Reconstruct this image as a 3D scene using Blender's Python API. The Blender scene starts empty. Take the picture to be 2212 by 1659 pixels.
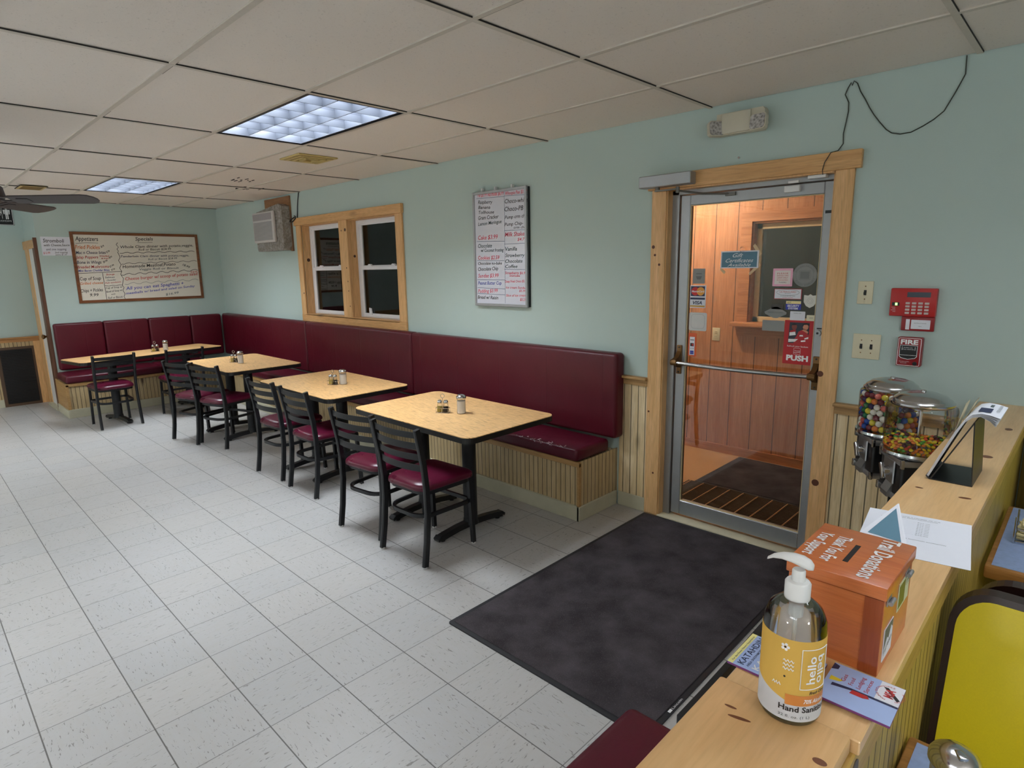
import bpy, bmesh, math, random
from mathutils import Vector, Matrix, Euler
PI = math.pi
SC = bpy.context.scene
COL = SC.collection
random.seed(7)

# ------------------------------------------------------------------ camera, world, exposure
def setup_camera():
    cd = bpy.data.cameras.new('camera'); co = bpy.data.objects.new('camera', cd); COL.objects.link(co)
    R = ((0.717237748897483, -0.12080460912319246, 0.6862770999902764),
         (0.6966356347679197, 0.14748050199792834, -0.7021027659124672),
         (-0.01639524101588052, 0.9816596904961676, 0.18993537881869046))
    m = Matrix(R).to_4x4(); m.translation = Vector((9.2253, -3.4588, 1.6796))
    co.matrix_world = m
    cd.sensor_width = 36; cd.sensor_fit = 'HORIZONTAL'; cd.lens = 1304.2167/2212*36
    cd.clip_start = .02; cd.clip_end = 60
    SC.camera = co
setup_camera()
W = bpy.data.worlds.new('night'); SC.world = W; W.use_nodes = True
W.node_tree.nodes['Background'].inputs[0].default_value = (.010, .013, .02, 1)
W.node_tree.nodes['Background'].inputs[1].default_value = .3
SC.view_settings.view_transform = 'Standard'; SC.view_settings.look = 'None'
SC.view_settings.gamma = 1; SC.view_settings.use_curve_mapping = False
SC.view_settings.exposure = 0.35
LIGHT_STRENGTH = 40.0
FILL_GLOBE_STRENGTH = 50.0
VEST_POWER = 190.0

# ------------------------------------------------------------------ mesh helper
def nrm(v):
    v = Vector(v); return v.normalized() if v.length > 1e-9 else v
class MB:
    def __init__(s): s.v = []; s.f = []; s.m = []; s.sm = []
    def add(s, vs, fs, m=0, smooth=False, mx=None):
        b = len(s.v)
        for v in vs:
            v = Vector(v)
            s.v.append(mx @ v if mx else v)
        for f in fs:
            s.f.append([b+i for i in f]); s.m.append(m); s.sm.append(smooth)
        return s
    def box(s, x0, y0, z0, x1, y1, z1, m=0, bev=0, seg=2, mx=None, smooth=None):
        if x0 > x1: x0, x1 = x1, x0
        if y0 > y1: y0, y1 = y1, y0
        if z0 > z1: z0, z1 = z1, z0
        if bev <= 0:
            vs = [(x0,y0,z0),(x1,y0,z0),(x1,y1,z0),(x0,y1,z0),(x0,y0,z1),(x1,y0,z1),(x1,y1,z1),(x0,y1,z1)]
            return s.add(vs, [(0,3,2,1),(4,5,6,7),(0,1,5,4),(1,2,6,5),(2,3,7,6),(3,0,4,7)], m, False, mx)
        bm = bmesh.new(); bmesh.ops.create_cube(bm, size=1)
        for v in bm.verts:
            v.co = Vector(((x0+x1)/2+v.co.x*(x1-x0), (y0+y1)/2+v.co.y*(y1-y0), (z0+z1)/2+v.co.z*(z1-z0)))
        bev = min(bev, .49*min(x1-x0, y1-y0, z1-z0))
        bmesh.ops.bevel(bm, geom=bm.edges[:], offset=bev, segments=seg, profile=.5, affect='EDGES')
        return s.bm(bm, m, seg > 1 if smooth is None else smooth, mx)
    def bm(s, bm, m=0, smooth=False, mx=None):
        bm.verts.ensure_lookup_table(); bm.verts.index_update()
        s.add([v.co.copy() for v in bm.verts], [[v.index for v in f.verts] for f in bm.faces], m, smooth, mx)
        bm.free(); return s
    def cyl(s, p0, p1, r0, r1=None, n=20, m=0, caps=True, smooth=True, mx=None):
        r1 = r0 if r1 is None else r1
        p0 = Vector(p0); p1 = Vector(p1); d = nrm(p1-p0)
        a = nrm(d.orthogonal()); b = d.cross(a)
        vs = []
        for p, r in ((p0, r0), (p1, r1)):
            for i in range(n):
                t = 2*PI*i/n; vs.append(p+(a*math.cos(t)+b*math.sin(t))*r)
        fs = [(i, (i+1) % n, n+(i+1) % n, n+i) for i in range(n)]
        s.add(vs, fs, m, smooth, mx)
        if caps:
            s.add(vs, [list(range(n))[::-1], list(range(n, 2*n))], m, False, mx)
        return s
    def sweep(s, pts, prof, m=0, closed=False, up=(0,0,1), smooth=True, mx=None, caps=True):
        """prof: list of (a,b) offsets; a along side vector, b along up-ish vector"""
        P = [Vector(p) for p in pts]; n = len(P); k = len(prof); vs = []
        up = Vector(up)
        prev = None
        for i in range(n):
            if closed: d = nrm(P[(i+1) % n]-P[i-1])
            else: d = nrm(P[min(i+1, n-1)]-P[max(i-1, 0)])
            if abs(d.dot(up)) > .98 and prev is not None: side = nrm(prev-d*prev.dot(d))
            else:
                side = d.cross(up)
                if side.length < 1e-4: side = d.orthogonal()
                side = nrm(side)
                if prev is not None and side.dot(prev) < 0: side = -side
            prev = side; u = side.cross(d)
            for a, b in prof: vs.append(P[i]+side*a+u*b)
        fs = []
        for i in range(n if closed else n-1):
            j = (i+1) % n
            for q in range(k):
                fs.append((i*k+q, i*k+(q+1) % k, j*k+(q+1) % k, j*k+q))
        if caps and not closed:
            fs.append(list(range(k))[::-1]); fs.append([(n-1)*k+q for q in range(k)])
        return s.add(vs, fs, m, smooth, mx)
    def tube(s, pts, r, n=8, m=0, closed=False, mx=None, up=(0,0,1)):
        return s.sweep(pts, [(r*math.cos(2*PI*i/n), r*math.sin(2*PI*i/n)) for i in range(n)], m, closed, up, True, mx)
    def lathe(s, prof, c=(0,0,0), n=36, m=0, smooth=True, mx=None, closed=False):
        vs = []; k = len(prof); c = Vector(c)
        for r, z in prof:
            for i in range(n):
                t = 2*PI*i/n; vs.append(c+Vector((r*math.cos(t), r*math.sin(t), z)))
        fs = []
        for j in range(k-1):
            for i in range(n):
                fs.append((j*n+i, j*n+(i+1) % n, (j+1)*n+(i+1) % n, (j+1)*n+i))
        if not closed:
            if prof[0][0] > 1e-5: fs.append(list(range(n))[::-1])
            if prof[-1][0] > 1e-5: fs.append([(k-1)*n+i for i in range(n)])
        return s.add(vs, fs, m, smooth, mx)
    def prism(s, poly, h0, h1, ax=2, m=0, mx=None, smooth=False):
        """poly in the two remaining axes (cyclic order), extruded along ax"""
        n = len(poly); vs = []
        for h in (h0, h1):
            for a, b in poly:
                vs.append({2: (a, b, h), 1: (a, h, b), 0: (h, a, b)}[ax])
        s.add(vs, [list(range(n))[::-1], list(range(n, 2*n))], m, False, mx)
        return s.add(vs, [(i, (i+1) % n, n+(i+1) % n, n+i) for i in range(n)], m, smooth, mx)
    def build(s, name, mats, parent=None, loc=None, rot=None, sharp=35, merge=True):
        me = bpy.data.meshes.new(name)
        bm = bmesh.new(); vv = [bm.verts.new(v) for v in s.v]
        for f, m, sm in zip(s.f, s.m, s.sm):
            try:
                fc = bm.faces.new([vv[i] for i in f]); fc.material_index = m; fc.smooth = sm
            except ValueError: pass
        if merge: bmesh.ops.remove_doubles(bm, verts=bm.verts[:], dist=1e-5)
        bmesh.ops.recalc_face_normals(bm, faces=bm.faces[:])
        bm.to_mesh(me); bm.free()
        if not isinstance(mats, (list, tuple)): mats = [mats]
        for m in mats: me.materials.append(m)
        if any(s.sm): me.set_sharp_from_angle(angle=math.radians(sharp))
        o = bpy.data.objects.new(name, me); COL.objects.link(o)
        if parent: o.parent = parent
        if loc: o.location = loc
        if rot: o.rotation_euler = rot
        return o

def rrect(x0, y0, x1, y1, r, n=6):
    pts = []
    for cx, cy, a0 in ((x1-r, y1-r, 0), (x0+r, y1-r, 90), (x0+r, y0+r, 180), (x1-r, y0+r, 270)):
        for i in range(n+1):
            t = math.radians(a0+90*i/n); pts.append((cx+r*math.cos(t), cy+r*math.sin(t)))
    return pts

def thing(name, label, cat, loc=(0,0,0), rz=0, group=None):
    o = bpy.data.objects.new(name, None); COL.objects.link(o); o.location = loc; o.rotation_euler = (0, 0, rz)
    o.empty_display_size = .05
    return tag(o, label, cat, group)
def tag(o, label, cat, group=None):
    o['label'] = label; o['category'] = cat
    if group: o['group'] = group
    return o
def struct(o, label=None, cat=None):
    o['kind'] = 'structure'
    if label: o['label'] = label
    if cat: o['category'] = cat
    return o
def dup(root, loc, rz=0, label=None, group=None, rot=None):
    r = root.copy(); COL.objects.link(r); r.location = loc; r.rotation_euler = rot or (0, 0, rz)
    if label: r['label'] = label
    if group: r['group'] = group
    for ch in list(root.children):
        c = ch.copy(); COL.objects.link(c); c.parent = r
        for g in list(ch.children):
            d = g.copy(); COL.objects.link(d); d.parent = c
    return r

# ------------------------------------------------------------------ materials
class NT:
    def __init__(s, name):
        s.mat = bpy.data.materials.new(name); s.mat.use_nodes = True
        s.t = s.mat.node_tree; s.t.nodes.clear()
        s.out = s.n('ShaderNodeOutputMaterial'); s.b = s.n('ShaderNodeBsdfPrincipled')
        s.l(s.b.outputs[0], s.out.inputs[0])
        s._co = None
    def n(s, ty, **kw):
        nd = s.t.nodes.new(ty)
        for k, v in kw.items(): setattr(nd, k, v)
        return nd
    def l(s, a, b): s.t.links.new(a, b)
    def co(s):
        if not s._co: s._co = s.n('ShaderNodeTexCoord')
        return s._co.outputs['Object']
    def mapped(s, scale=(1,1,1), loc=(0,0,0), src=None):
        m = s.n('ShaderNodeMapping'); m.inputs['Scale'].default_value = scale; m.inputs['Location'].default_value = loc
        s.l(src or s.co(), m.inputs['Vector']); return m.outputs[0]
    def noise(s, vec, scale, detail=4, rough=.55, dist=0):
        n = s.n('ShaderNodeTexNoise'); n.inputs['Scale'].default_value = scale; n.inputs['Detail'].default_value = detail
        n.inputs['Roughness'].default_value = rough; n.inputs['Distortion'].default_value = dist
        s.l(vec, n.inputs['Vector']); return n.outputs['Fac']
    def math(s, op, a, b=None, c=None, clamp=False):
        n = s.n('ShaderNodeMath', operation=op); n.use_clamp = clamp
        for i, v in enumerate((a, b, c)):
            if v is None: continue
            if isinstance(v, (int, float)): n.inputs[i].default_value = v
            else: s.l(v, n.inputs[i])
        return n.outputs[0]
    def ramp(s, fac, stops):
        r = s.n('ShaderNodeValToRGB'); cr = r.color_ramp
        while len(cr.elements) < len(stops): cr.elements.new(.5)
        for e, (p, c) in zip(cr.elements, stops):
            e.position = p; e.color = (c, c, c, 1) if isinstance(c, (int, float)) else (*c, 1)
        s.l(fac, r.inputs[0]); return r.outputs[0]
    def mix(s, fac, a, b, blend='MIX'):
        n = s.n('ShaderNodeMix', data_type='RGBA', blend_type=blend)
        if isinstance(fac, (int, float)): n.inputs[0].default_value = fac
        else: s.l(fac, n.inputs[0])
        for i, v in ((6, a), (7, b)):
            if isinstance(v, tuple): n.inputs[i].default_value = (*v, 1)
            else: s.l(v, n.inputs[i])
        return n.outputs[2]
    def sep(s, src=None):
        n = s.n('ShaderNodeSeparateXYZ'); s.l(src or s.co(), n.inputs[0]); return n.outputs
    def bump(s, h, strength=.2, dist=.002):
        n = s.n('ShaderNodeBump'); n.inputs['Strength'].default_value = strength; n.inputs['Distance'].default_value = dist
        s.l(h, n.inputs['Height']); s.l(n.outputs[0], s.b.inputs['Normal'])
    def set(s, **kw):
        for k, v in kw.items():
            k = {'color': 'Base Color', 'rough': 'Roughness', 'metal': 'Metallic', 'spec': 'Specular IOR Level', 'coat': 'Coat Weight',
                 'emit': 'Emission Color', 'estr': 'Emission Strength', 'trans': 'Transmission Weight', 'ior': 'IOR', 'alpha': 'Alpha', 'croug': 'Coat Roughness'}[k]
            if isinstance(v, tuple): v = (*v, 1)
            if isinstance(v, (int, float, tuple)): s.b.inputs[k].default_value = v
            else: s.l(v, s.b.inputs[k])
        return s
def L(r, g, b):
    f = lambda c: (c/255/12.92) if c/255 <= .04045 else ((c/255+.055)/1.055)**2.4
    return (f(r), f(g), f(b))
def flat(name, c, rough=.5, metal=0, var=.06, bump=0, scale=40, **kw):
    n = NT(name); f = n.noise(n.co(), scale, 3)
    v = n.mix(f, tuple(x*(1-var) for x in c), tuple(min(1, x*(1+var)) for x in c))
    n.set(color=v, rough=rough, metal=metal, **kw)
    if bump: n.bump(n.noise(n.co(), scale*6, 2), bump, .001)
    return n.mat
def wood(name, light, dark, axis='x', scale=1.0, knots=.0, rough=.45, groove=None, grain=.5, coat=0):
    """grain runs along axis; groove=(spacing, width) puts bead lines across the board"""
    n = NT(name)
    st = {'x': (1.2, 16, 16), 'y': (16, 1.2, 16), 'z': (16, 16, 1.2)}[axis]
    v = n.mapped(tuple(q*scale for q in st))
    f1 = n.noise(v, 1.6, 6, .6, .6); f2 = n.noise(v, 9, 3, .5)
    col = n.mix(n.ramp(f1, [(.3, 0.), (.7, 1.)]), light, dark)
    col = n.mix(n.math('MULTIPLY', n.ramp(f2, [(.45, 0.), (.7, 1.)]), grain), col, tuple(x*.72 for x in dark))
    h = f2
    if knots:
        ks = {'x': (1.0, 3.0, 3.0), 'y': (3.0, 1.0, 3.0), 'z': (3.0, 3.0, 1.0)}[axis]
        vo = n.n('ShaderNodeTexVoronoi'); vo.inputs['Scale'].default_value = knots
        n.l(n.mapped(tuple(q*scale for q in ks), (3.3, 1.7, .9)), vo.inputs['Vector'])
        kf = n.ramp(vo.outputs['Distance'], [(.035, 1.), (.09, .35), (.14, 0.)])
        rnd = n.math('GREATER_THAN', n.sep(vo.outputs['Color'])[0], .45)
        col = n.mix(n.math('MULTIPLY', kf, rnd), col, L(70, 36, 16))
    if groove:
        sp, w = groove
        xyz = n.sep(); s_ = n.math('ADD', xyz[0], xyz[1])
        fr = n.math('FRACT', n.math('DIVIDE', s_, sp))
        d = n.math('ABSOLUTE', n.math('SUBTRACT', fr, .5))
        g = n.math('LESS_THAN', d, w/sp/2)
        # board-to-board tone
        wn = n.n('ShaderNodeTexWhiteNoise', noise_dimensions='1D'); n.l(n.math('FLOOR', n.math('DIVIDE', s_, sp*2)), wn.inputs['W'])
        col = n.mix(n.math('MULTIPLY', wn.outputs['Value'], .28), col, dark)
        col = n.mix(n.math('MULTIPLY', g, .92), col, tuple(x*.14 for x in dark))
        h = n.math('SUBTRACT', 1, n.math('LESS_THAN', d, w/sp/1.6))
        n.bump(h, .6, .003)
    else: n.bump(h, .08, .001)
    n.set(color=col, rough=rough, coat=coat, croug=.2)
    return n.mat
def vinyl(name, c, rough=.33, seams=None, wave=1.0):
    n = NT(name); f = n.noise(n.co(), 6, 3); g = n.noise(n.co(), 260, 2); w = n.noise(n.co(), 9, 3)
    col = n.mix(f, tuple(x*.82 for x in c), tuple(x*1.15 for x in c))
    hh = n.math('ADD', n.math('MULTIPLY', g, .12), n.math('MULTIPLY', w, wave))
    if seams:
        xyz = n.sep(); fr = n.math('FRACT', n.math('DIVIDE', n.math('ADD', xyz[0], xyz[1]), seams))
        d = n.math('ABSOLUTE', n.math('SUBTRACT', fr, .5))
        hh = n.math('ADD', hh, n.math('MULTIPLY', n.ramp(d, [(0., 0.), (.02, 1.)]), .5))
        col = n.mix(n.math('MULTIPLY', n.math('LESS_THAN', d, .004), .25), col, tuple(x*.4 for x in c))
    n.bump(hh, .35, .006)
    n.set(color=col, rough=n.math('ADD', n.math('MULTIPLY', f, .14), rough-.05), spec=.38)
    return n.mat
def emis(name, c, s):
    n = NT(name); n.set(color=(0.02, .02, .02), emit=c, estr=s); return n.mat
def pane(name, tint=(1, 1, 1), refl=1.0, rough=0.0, base=.0):
    """thin window glass: what is behind shows through, reflections by Fresnel"""
    n = NT(name); n.t.nodes.remove(n.b)
    tr = n.n('ShaderNodeBsdfTransparent'); tr.inputs[0].default_value = (*tint, 1)
    gl = n.n('ShaderNodeBsdfGlossy'); gl.inputs['Roughness'].default_value = rough
    fr = n.n('ShaderNodeFresnel'); fr.inputs[0].default_value = 1.5
    mx = n.n('ShaderNodeMixShader'); n.l(n.math('ADD', n.math('MULTIPLY', fr.outputs[0], refl), base, clamp=True), mx.inputs[0])
    n.l(tr.outputs[0], mx.inputs[1]); n.l(gl.outputs[0], mx.inputs[2]); n.l(mx.outputs[0], n.out.inputs[0])
    return n.mat

M = {}
# painted wall
n = NT('seafoam wall paint'); a = n.noise(n.co(), 1.1, 3); b = n.noise(n.co(), 160, 3)
n.set(color=n.mix(a, L(179, 197, 191), L(187, 204, 199)), rough=.55, spec=.3); n.bump(b, .25, .0015); M['wall'] = n.mat
# ceiling tile
n = NT('mineral fibre ceiling tile'); b = n.noise(n.co(), 95, 4, .7); a = n.noise(n.co(), .8, 2)
c = n.mix(a, L(230, 222, 213), L(238, 230, 221)); c = n.mix(n.ramp(b, [(.60, 0.), (.70, .30)]), c, L(120, 110, 100))
n.set(color=c, rough=.9, spec=.1); n.bump(b, .3, .002); M['tile'] = n.mat
M['tbar'] = flat('ceiling grid paint', L(208, 200, 188), .6)
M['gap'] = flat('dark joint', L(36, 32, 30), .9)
# floor
def floor_mat():
    n = NT('vinyl composition floor tile'); T = .3048
    xyz = n.sep()
    X = n.math('DIVIDE', n.math('SUBTRACT', xyz[0], 5.3445-20*T), T); Y = n.math('DIVIDE', n.math('SUBTRACT', xyz[1], -3.2973-20*T), T)
    fx = n.math('FRACT', X); fy = n.math('FRACT', Y); ix = n.math('FLOOR', X); iy = n.math('FLOOR', Y)
    ex = n.math('MINIMUM', fx, n.math('SUBTRACT', 1, fx)); ey = n.math('MINIMUM', fy, n.math('SUBTRACT', 1, fy))
    par = n.math('GREATER_THAN', n.math('MODULO', n.math('ADD', ix, iy), 2), .5)
    cv = n.n('ShaderNodeCombineXYZ'); n.l(ix, cv.inputs[0]); n.l(iy, cv.inputs[1])
    wn = n.n('ShaderNodeTexWhiteNoise', noise_dimensions='3D'); n.l(cv.outputs[0], wn.inputs['Vector'])
    off = n.math('MULTIPLY', wn.outputs['Value'], 40)
    def streak(px, py):
        c = n.n('ShaderNodeCombineXYZ'); n.l(n.math('MULTIPLY', X, px), c.inputs[0]); n.l(n.math('MULTIPLY', Y, py), c.inputs[1]); n.l(off, c.inputs[2])
        return c.outputs[0]
    va = streak(19, 84); vb = streak(84, 19)
    mv = n.n('ShaderNodeMix', data_type='VECTOR'); n.l(par, mv.inputs[0]); n.l(va, mv.inputs[4]); n.l(vb, mv.inputs[5])
    v = mv.outputs[1]
    s1 = n.noise(v, .55, 2, .5, .8); s2 = n.noise(v, .22, 3, .6)
    base = n.mix(n.noise(n.co(), .9, 3), L(165, 164, 161), L(177, 176, 176))
    base = n.mix(n.math('MULTIPLY', wn.outputs['Value'], .30), base, L(186, 180, 172))
    base = n.mix(n.ramp(s2, [(.45, 0.), (.7, .28)]), base, L(168, 162, 152))
    base = n.mix(n.ramp(s1, [(.645, 0.), (.69, .66)]), base, L(92, 86, 78))
    # soiling along the banquette and doorway
    dirt = n.math('MULTIPLY', n.ramp(n.math('ABSOLUTE', xyz[1]), [(.30, .75), (1.25/1, 0.)]), n.ramp(n.noise(n.co(), 2.2, 4), [(.35, .1), (.7, 1.)]))
    base = n.mix(n.math('MULTIPLY', dirt, .55), base, L(150, 132, 104))
    e = n.math('MINIMUM', n.math('ADD', ex, 0), ey)
    ln = n.math('MAXIMUM', n.math('LESS_THAN', ey, .0075), n.math('MULTIPLY', n.math('LESS_THAN', ex, .006), .8))
    base = n.mix(n.math('MULTIPLY', ln, .80), base, L(56, 50, 46))
    n.set(color=base, rough=n.math('ADD', .30, n.math('MULTIPLY', n.noise(n.co(), 3, 3), .22)), spec=.42)
    n.bump(n.math('ADD', n.math('MULTIPLY', n.ramp(e, [(0., 0.), (.012, 1.)]), 1), n.math('MULTIPLY', n.noise(n.co(), 5, 2), .6)), .12, .002)
    return n.mat
M['floor'] = floor_mat()
M['pine'] = wood('golden pine trim along x', L(226, 180, 124), L(202, 152, 94), 'x', 1, 1.1, .42)
M['pine_z'] = wood('golden pine trim upright', L(236, 192, 138), L(212, 164, 106), 'z', 1, 1.1, .42)
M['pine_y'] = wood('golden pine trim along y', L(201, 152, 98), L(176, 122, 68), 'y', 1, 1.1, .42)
M['counter'] = wood('varnished pine counter board', L(232, 192, 138), L(216, 170, 114), 'y', 1, .9, .34, grain=.25, coat=.25)
M['bead'] = wood('pine beadboard', L(206, 184, 144), L(180, 154, 110), 'z', 1, 1.6, .5, groove=(.0415, .0056))
M['beadW'] = wood('pale lit pine wainscot', L(240, 222, 186), L(210, 182, 132), 'z', 1, 1.6, .5, groove=(.056, .006))  # paler pine, lightened further for the light falling beside the door
M['beadY'] = wood('booth-tinted pine beadboard', L(196, 172, 92), L(166, 138, 62), 'z', 1, 1.6, .5, groove=(.0415, .0056))  # yellow bounce from the booths put into the pine colour
M['cap'] = wood('pine cap rail', L(190, 152, 98), L(166, 126, 76), 'x', 1, 1.1, .45)
M['plank'] = wood('orange stained plank wall', L(206, 146, 100), L(172, 110, 66), 'z', .8, .8, .5, groove=(.197, .007))
M['plank_trim'] = wood('orange stained trim', L(200, 138, 90), L(168, 106, 62), 'x', .8, .6, .5)
M['base'] = flat('vinyl cove base', L(186, 182, 158), .5, var=.12, scale=14)
M['vinyl'] = vinyl('burgundy vinyl', L(84, 12, 28), .36, .51)
M['vinylseat'] = vinyl('burgundy seat vinyl', L(80, 13, 32), .34)
M['chairvinyl'] = vinyl('glossy burgundy seat vinyl', L(84, 16, 40), .27, None, .12)
M['black'] = flat('black powder coated metal', L(30, 31, 34), .38, .25, .1, bump=.1)
M['blackedge'] = flat('black edge moulding', L(22, 20, 20), .4)
M['glide'] = flat('grey glide', L(190, 190, 188), .4)
def laminate(name, c1, c2, c3, ax='x'):
    n = NT(name); sc = (3, 60, 3) if ax == 'x' else (60, 3, 3)
    f = n.noise(n.mapped(sc), 1.6, 5, .65, .4); g = n.noise(n.mapped(tuple(q*2.2 for q in sc)), 2.2, 2, .5)
    c = n.mix(n.ramp(f, [(.35, 0.), (.65, 1.)]), c1, c2); c = n.mix(n.ramp(g, [(.53, 0.), (.62, .85)]), c, c3)
    n.set(color=c, rough=.3, spec=.5); n.bump(f, .03, .0005); return n.mat
M['oak'] = laminate('oak grain laminate', L(238, 194, 136), L(228, 180, 118), L(168, 118, 66))
M['bluelam'] = flat('blue speckled laminate', L(140, 160, 200), .35, 0, .22, scale=60)
M['yellowlam'] = flat('yellow laminate', L(214, 194, 14), .36, 0, .07, scale=300)
M['brownrim'] = flat('dark brown rim moulding', L(42, 24, 20), .28)
M['zinc'] = flat('dull chrome casting', (.42, .42, .43), .32, .9, .1)
M['chrome'] = flat('chrome', (.58, .58, .59), .17, 1.0, .03)
M['alu'] = flat('brushed aluminium', L(168, 170, 172), .42, .7, .08, bump=.1, scale=20)
M['aluwhite'] = flat('white aluminium frame', L(196, 196, 194), .4, .3)
M['bronze'] = flat('worn bronze', L(120, 88, 52), .4, .7, .2)
M['white'] = flat('white plastic', L(226, 226, 224), .38, 0, .02)
M['vinylwhite'] = flat('white vinyl sash', L(232, 232, 236), .35, 0, .02)
M['cream'] = flat('almond plastic plate', L(216, 208, 178), .4, 0, .04)
M['beige'] = flat('beige plastic housing', L(204, 198, 178), .42, 0, .03)
M['black_p'] = flat('black plastic', L(18, 18, 20), .35)
M['red'] = flat('red plastic', L(186, 32, 32), .35, 0, .06)
M['darkred'] = flat('dark red enamel', L(150, 28, 34), .3, 0, .05)
M['paper'] = flat('white paper', L(226, 228, 236), .7, 0, .015)
M['wb'] = flat('glossy whiteboard', L(226, 220, 206), .22, 0, .03, scale=3)
M['wb2'] = flat('glossy white board panel', L(214, 216, 226), .22, 0, .02, scale=3)
M['frameb'] = wood('brown board frame', L(140, 88, 50), L(110, 62, 34), 'y', 1, 0, .4)
M['tan'] = flat('yellowed plastic vent', L(206, 184, 120), .5, 0, .15, scale=12)
M['tandark'] = flat('vent slot shadow plastic', L(130, 100, 40), .6)
M['fan'] = flat('dark bronze fan blade', L(54, 48, 48), .42, 0, .1)
M['sticker_grey'] = flat('grey vinyl decal back', L(140, 142, 140), .5, 0, .08, scale=30)
M['sticker_light'] = flat('pale decal back', L(205, 206, 204), .5, 0, .05, scale=30)
M['orangewood'] = wood('varnished orange box wood', L(212, 122, 66), L(196, 102, 50), 'x', 2.2, 0, .3, grain=.3, coat=.3)
M['orangewood2'] = wood('darker box corner wood', L(168, 84, 44), L(150, 68, 34), 'z', 2.2, 0, .3, grain=.3, coat=.3)
for k, c in dict(k=(24, 22, 26), r=(190, 50, 50), b=(50, 62, 170), o=(214, 112, 44), g=(84, 96, 100), p=(226, 70, 96), n=(40, 48, 84), t=(28, 62, 64), s=(90, 108, 136), w=(238, 238, 238), y=(236, 214, 60)).items():
    M['ink_'+k] = flat('marker ink '+k, L(*c), .45, 0, .02)
def cloth_mat():
    n = NT('charcoal carpet mat'); a = n.noise(n.co(), 420, 3, .7); b = n.noise(n.co(), 5, 4)
    c = n.mix(n.ramp(b, [(.35, 0.), (.7, 1.)]), L(62, 57, 60), L(90, 84, 88)); c = n.mix(n.ramp(a, [(.60, 0.), (.70, .7)]), c, L(150, 145, 146))
    n.set(color=c, rough=.95, spec=.1); n.bump(a, .9, .006); return n.mat
M['mat'] = cloth_mat()
M['rubber'] = flat('black rubber edge', L(30, 30, 34), .5)
M['glass'] = pane('window glass', (.93, .95, .95), 1.0)
M['doorglass'] = pane('door glass', (.88, .89, .89), 1.35)
M['clear'] = pane('clear plastic', (.98, .98, .98), .8)
n = NT('clear jar glass'); n.set(color=(1, 1, 1), trans=1.0, rough=.02, ior=1.3); M['jar'] = n.mat
M['wrap'] = None
n = NT('crinkled clear plastic wrap'); w_ = n.noise(n.co(), 22, 5, .7, 1.2)
n.set(color=n.mix(n.ramp(w_, [(.4, 0.), (.65, 1.)]), L(150, 142, 132), L(196, 190, 184)), rough=.2, spec=.8, alpha=.85); n.bump(w_, 1.0, .02); M['wrap'] = n.mat

def thin_label(name, c, tr=.45):
    n = NT(name); n.t.nodes.remove(n.b); d = n.n('ShaderNodeBsdfDiffuse'); t = n.n('ShaderNodeBsdfTranslucent'); m = n.n('ShaderNodeMixShader')
    d.inputs[0].default_value = (*c, 1); t.inputs[0].default_value = (*c, 1); m.inputs[0].default_value = tr
    n.l(d.outputs[0], m.inputs[1]); n.l(t.outputs[0], m.inputs[2]); n.l(m.outputs[0], n.out.inputs[0]); return n.mat

# ------------------------------------------------------------------ lettering
_tc = {}
def glyphs(t, shear=0.0, off=0.0):
    key = (t, shear, off)
    if key in _tc: return _tc[key]
    cu = bpy.data.curves.new('lettering', 'FONT'); cu.body = t; cu.size = 1; cu.shear = shear; cu.offset = off; cu.resolution_u = 2
    ob = bpy.data.objects.new('lettering', cu); COL.objects.link(ob)
    dg = bpy.context.evaluated_depsgraph_get(); me = bpy.data.meshes.new_from_object(ob.evaluated_get(dg))
    vs = [(v.co.x, v.co.y) for v in me.vertices]; fs = [list(p.vertices) for p in me.polygons]
    bpy.data.objects.remove(ob); bpy.data.curves.remove(cu); bpy.data.meshes.remove(me)
    x0 = min(v[0] for v in vs); x1 = max(v[0] for v in vs)
    vs = [(v[0]-x0, v[1]) for v in vs]
    _tc[key] = (vs, fs, x1-x0); return _tc[key]
def write(mb, t, fn, w, h, m=0, shear=0.0, off=0.0, jit=0.0):
    """text w wide with cap height h; fn(u, v) -> 3D point"""
    vs, fs, tw = glyphs(t, shear, off); k = h/.70
    mb.add([fn(x/tw*w, y*k) for x, y in vs], fs, m)
def plane_fn(org, du, dv, ang=0.0):
    """a flat sheet: org point, du right, dv up, ang degrees"""
    org = Vector(org); du = Vector(du); dv = Vector(dv); c, s = math.cos(math.radians(ang)), math.sin(math.radians(ang))
    return lambda u, v: org+du*(u*c-v*s)+dv*(u*s+v*c)
def ink_parts(entries, pt, du, parent, name='handwriting', hand=True):
    """entries baked as (text, a, z, w, h, angle, ink) or ('~', pts, ink, width); pt(a,z)->3D; one mesh per ink colour"""
    by = {}
    for e in entries: by.setdefault(e[2] if e[0] == '~' else e[6], []).append(e)
    for ink, es in by.items():
        mb = MB()
        for e in es:
            if e[0] == '~':
                P = [Vector((a, z)) for a, z in e[1]]; w = e[3]/2; n = len(P); vs = []
                for i in range(n):
                    d = (P[min(i+1, n-1)]-P[max(i-1, 0)]).normalized(); q = Vector((-d.y, d.x))*w
                    vs += [pt(*(P[i]+q)), pt(*(P[i]-q))]
                mb.add(vs, [(2*i, 2*i+1, 2*i+3, 2*i+2) for i in range(n-1)])
            else:
                t, a, z, w, h, ang, _ = e
                write(mb, t, plane_fn(pt(a, z), du, (0, 0, 1), ang), w, h, 0, .18 if hand else 0, .008 if hand else 0)
        mb.build(name, M['ink_'+ink], parent, merge=False)

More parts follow.
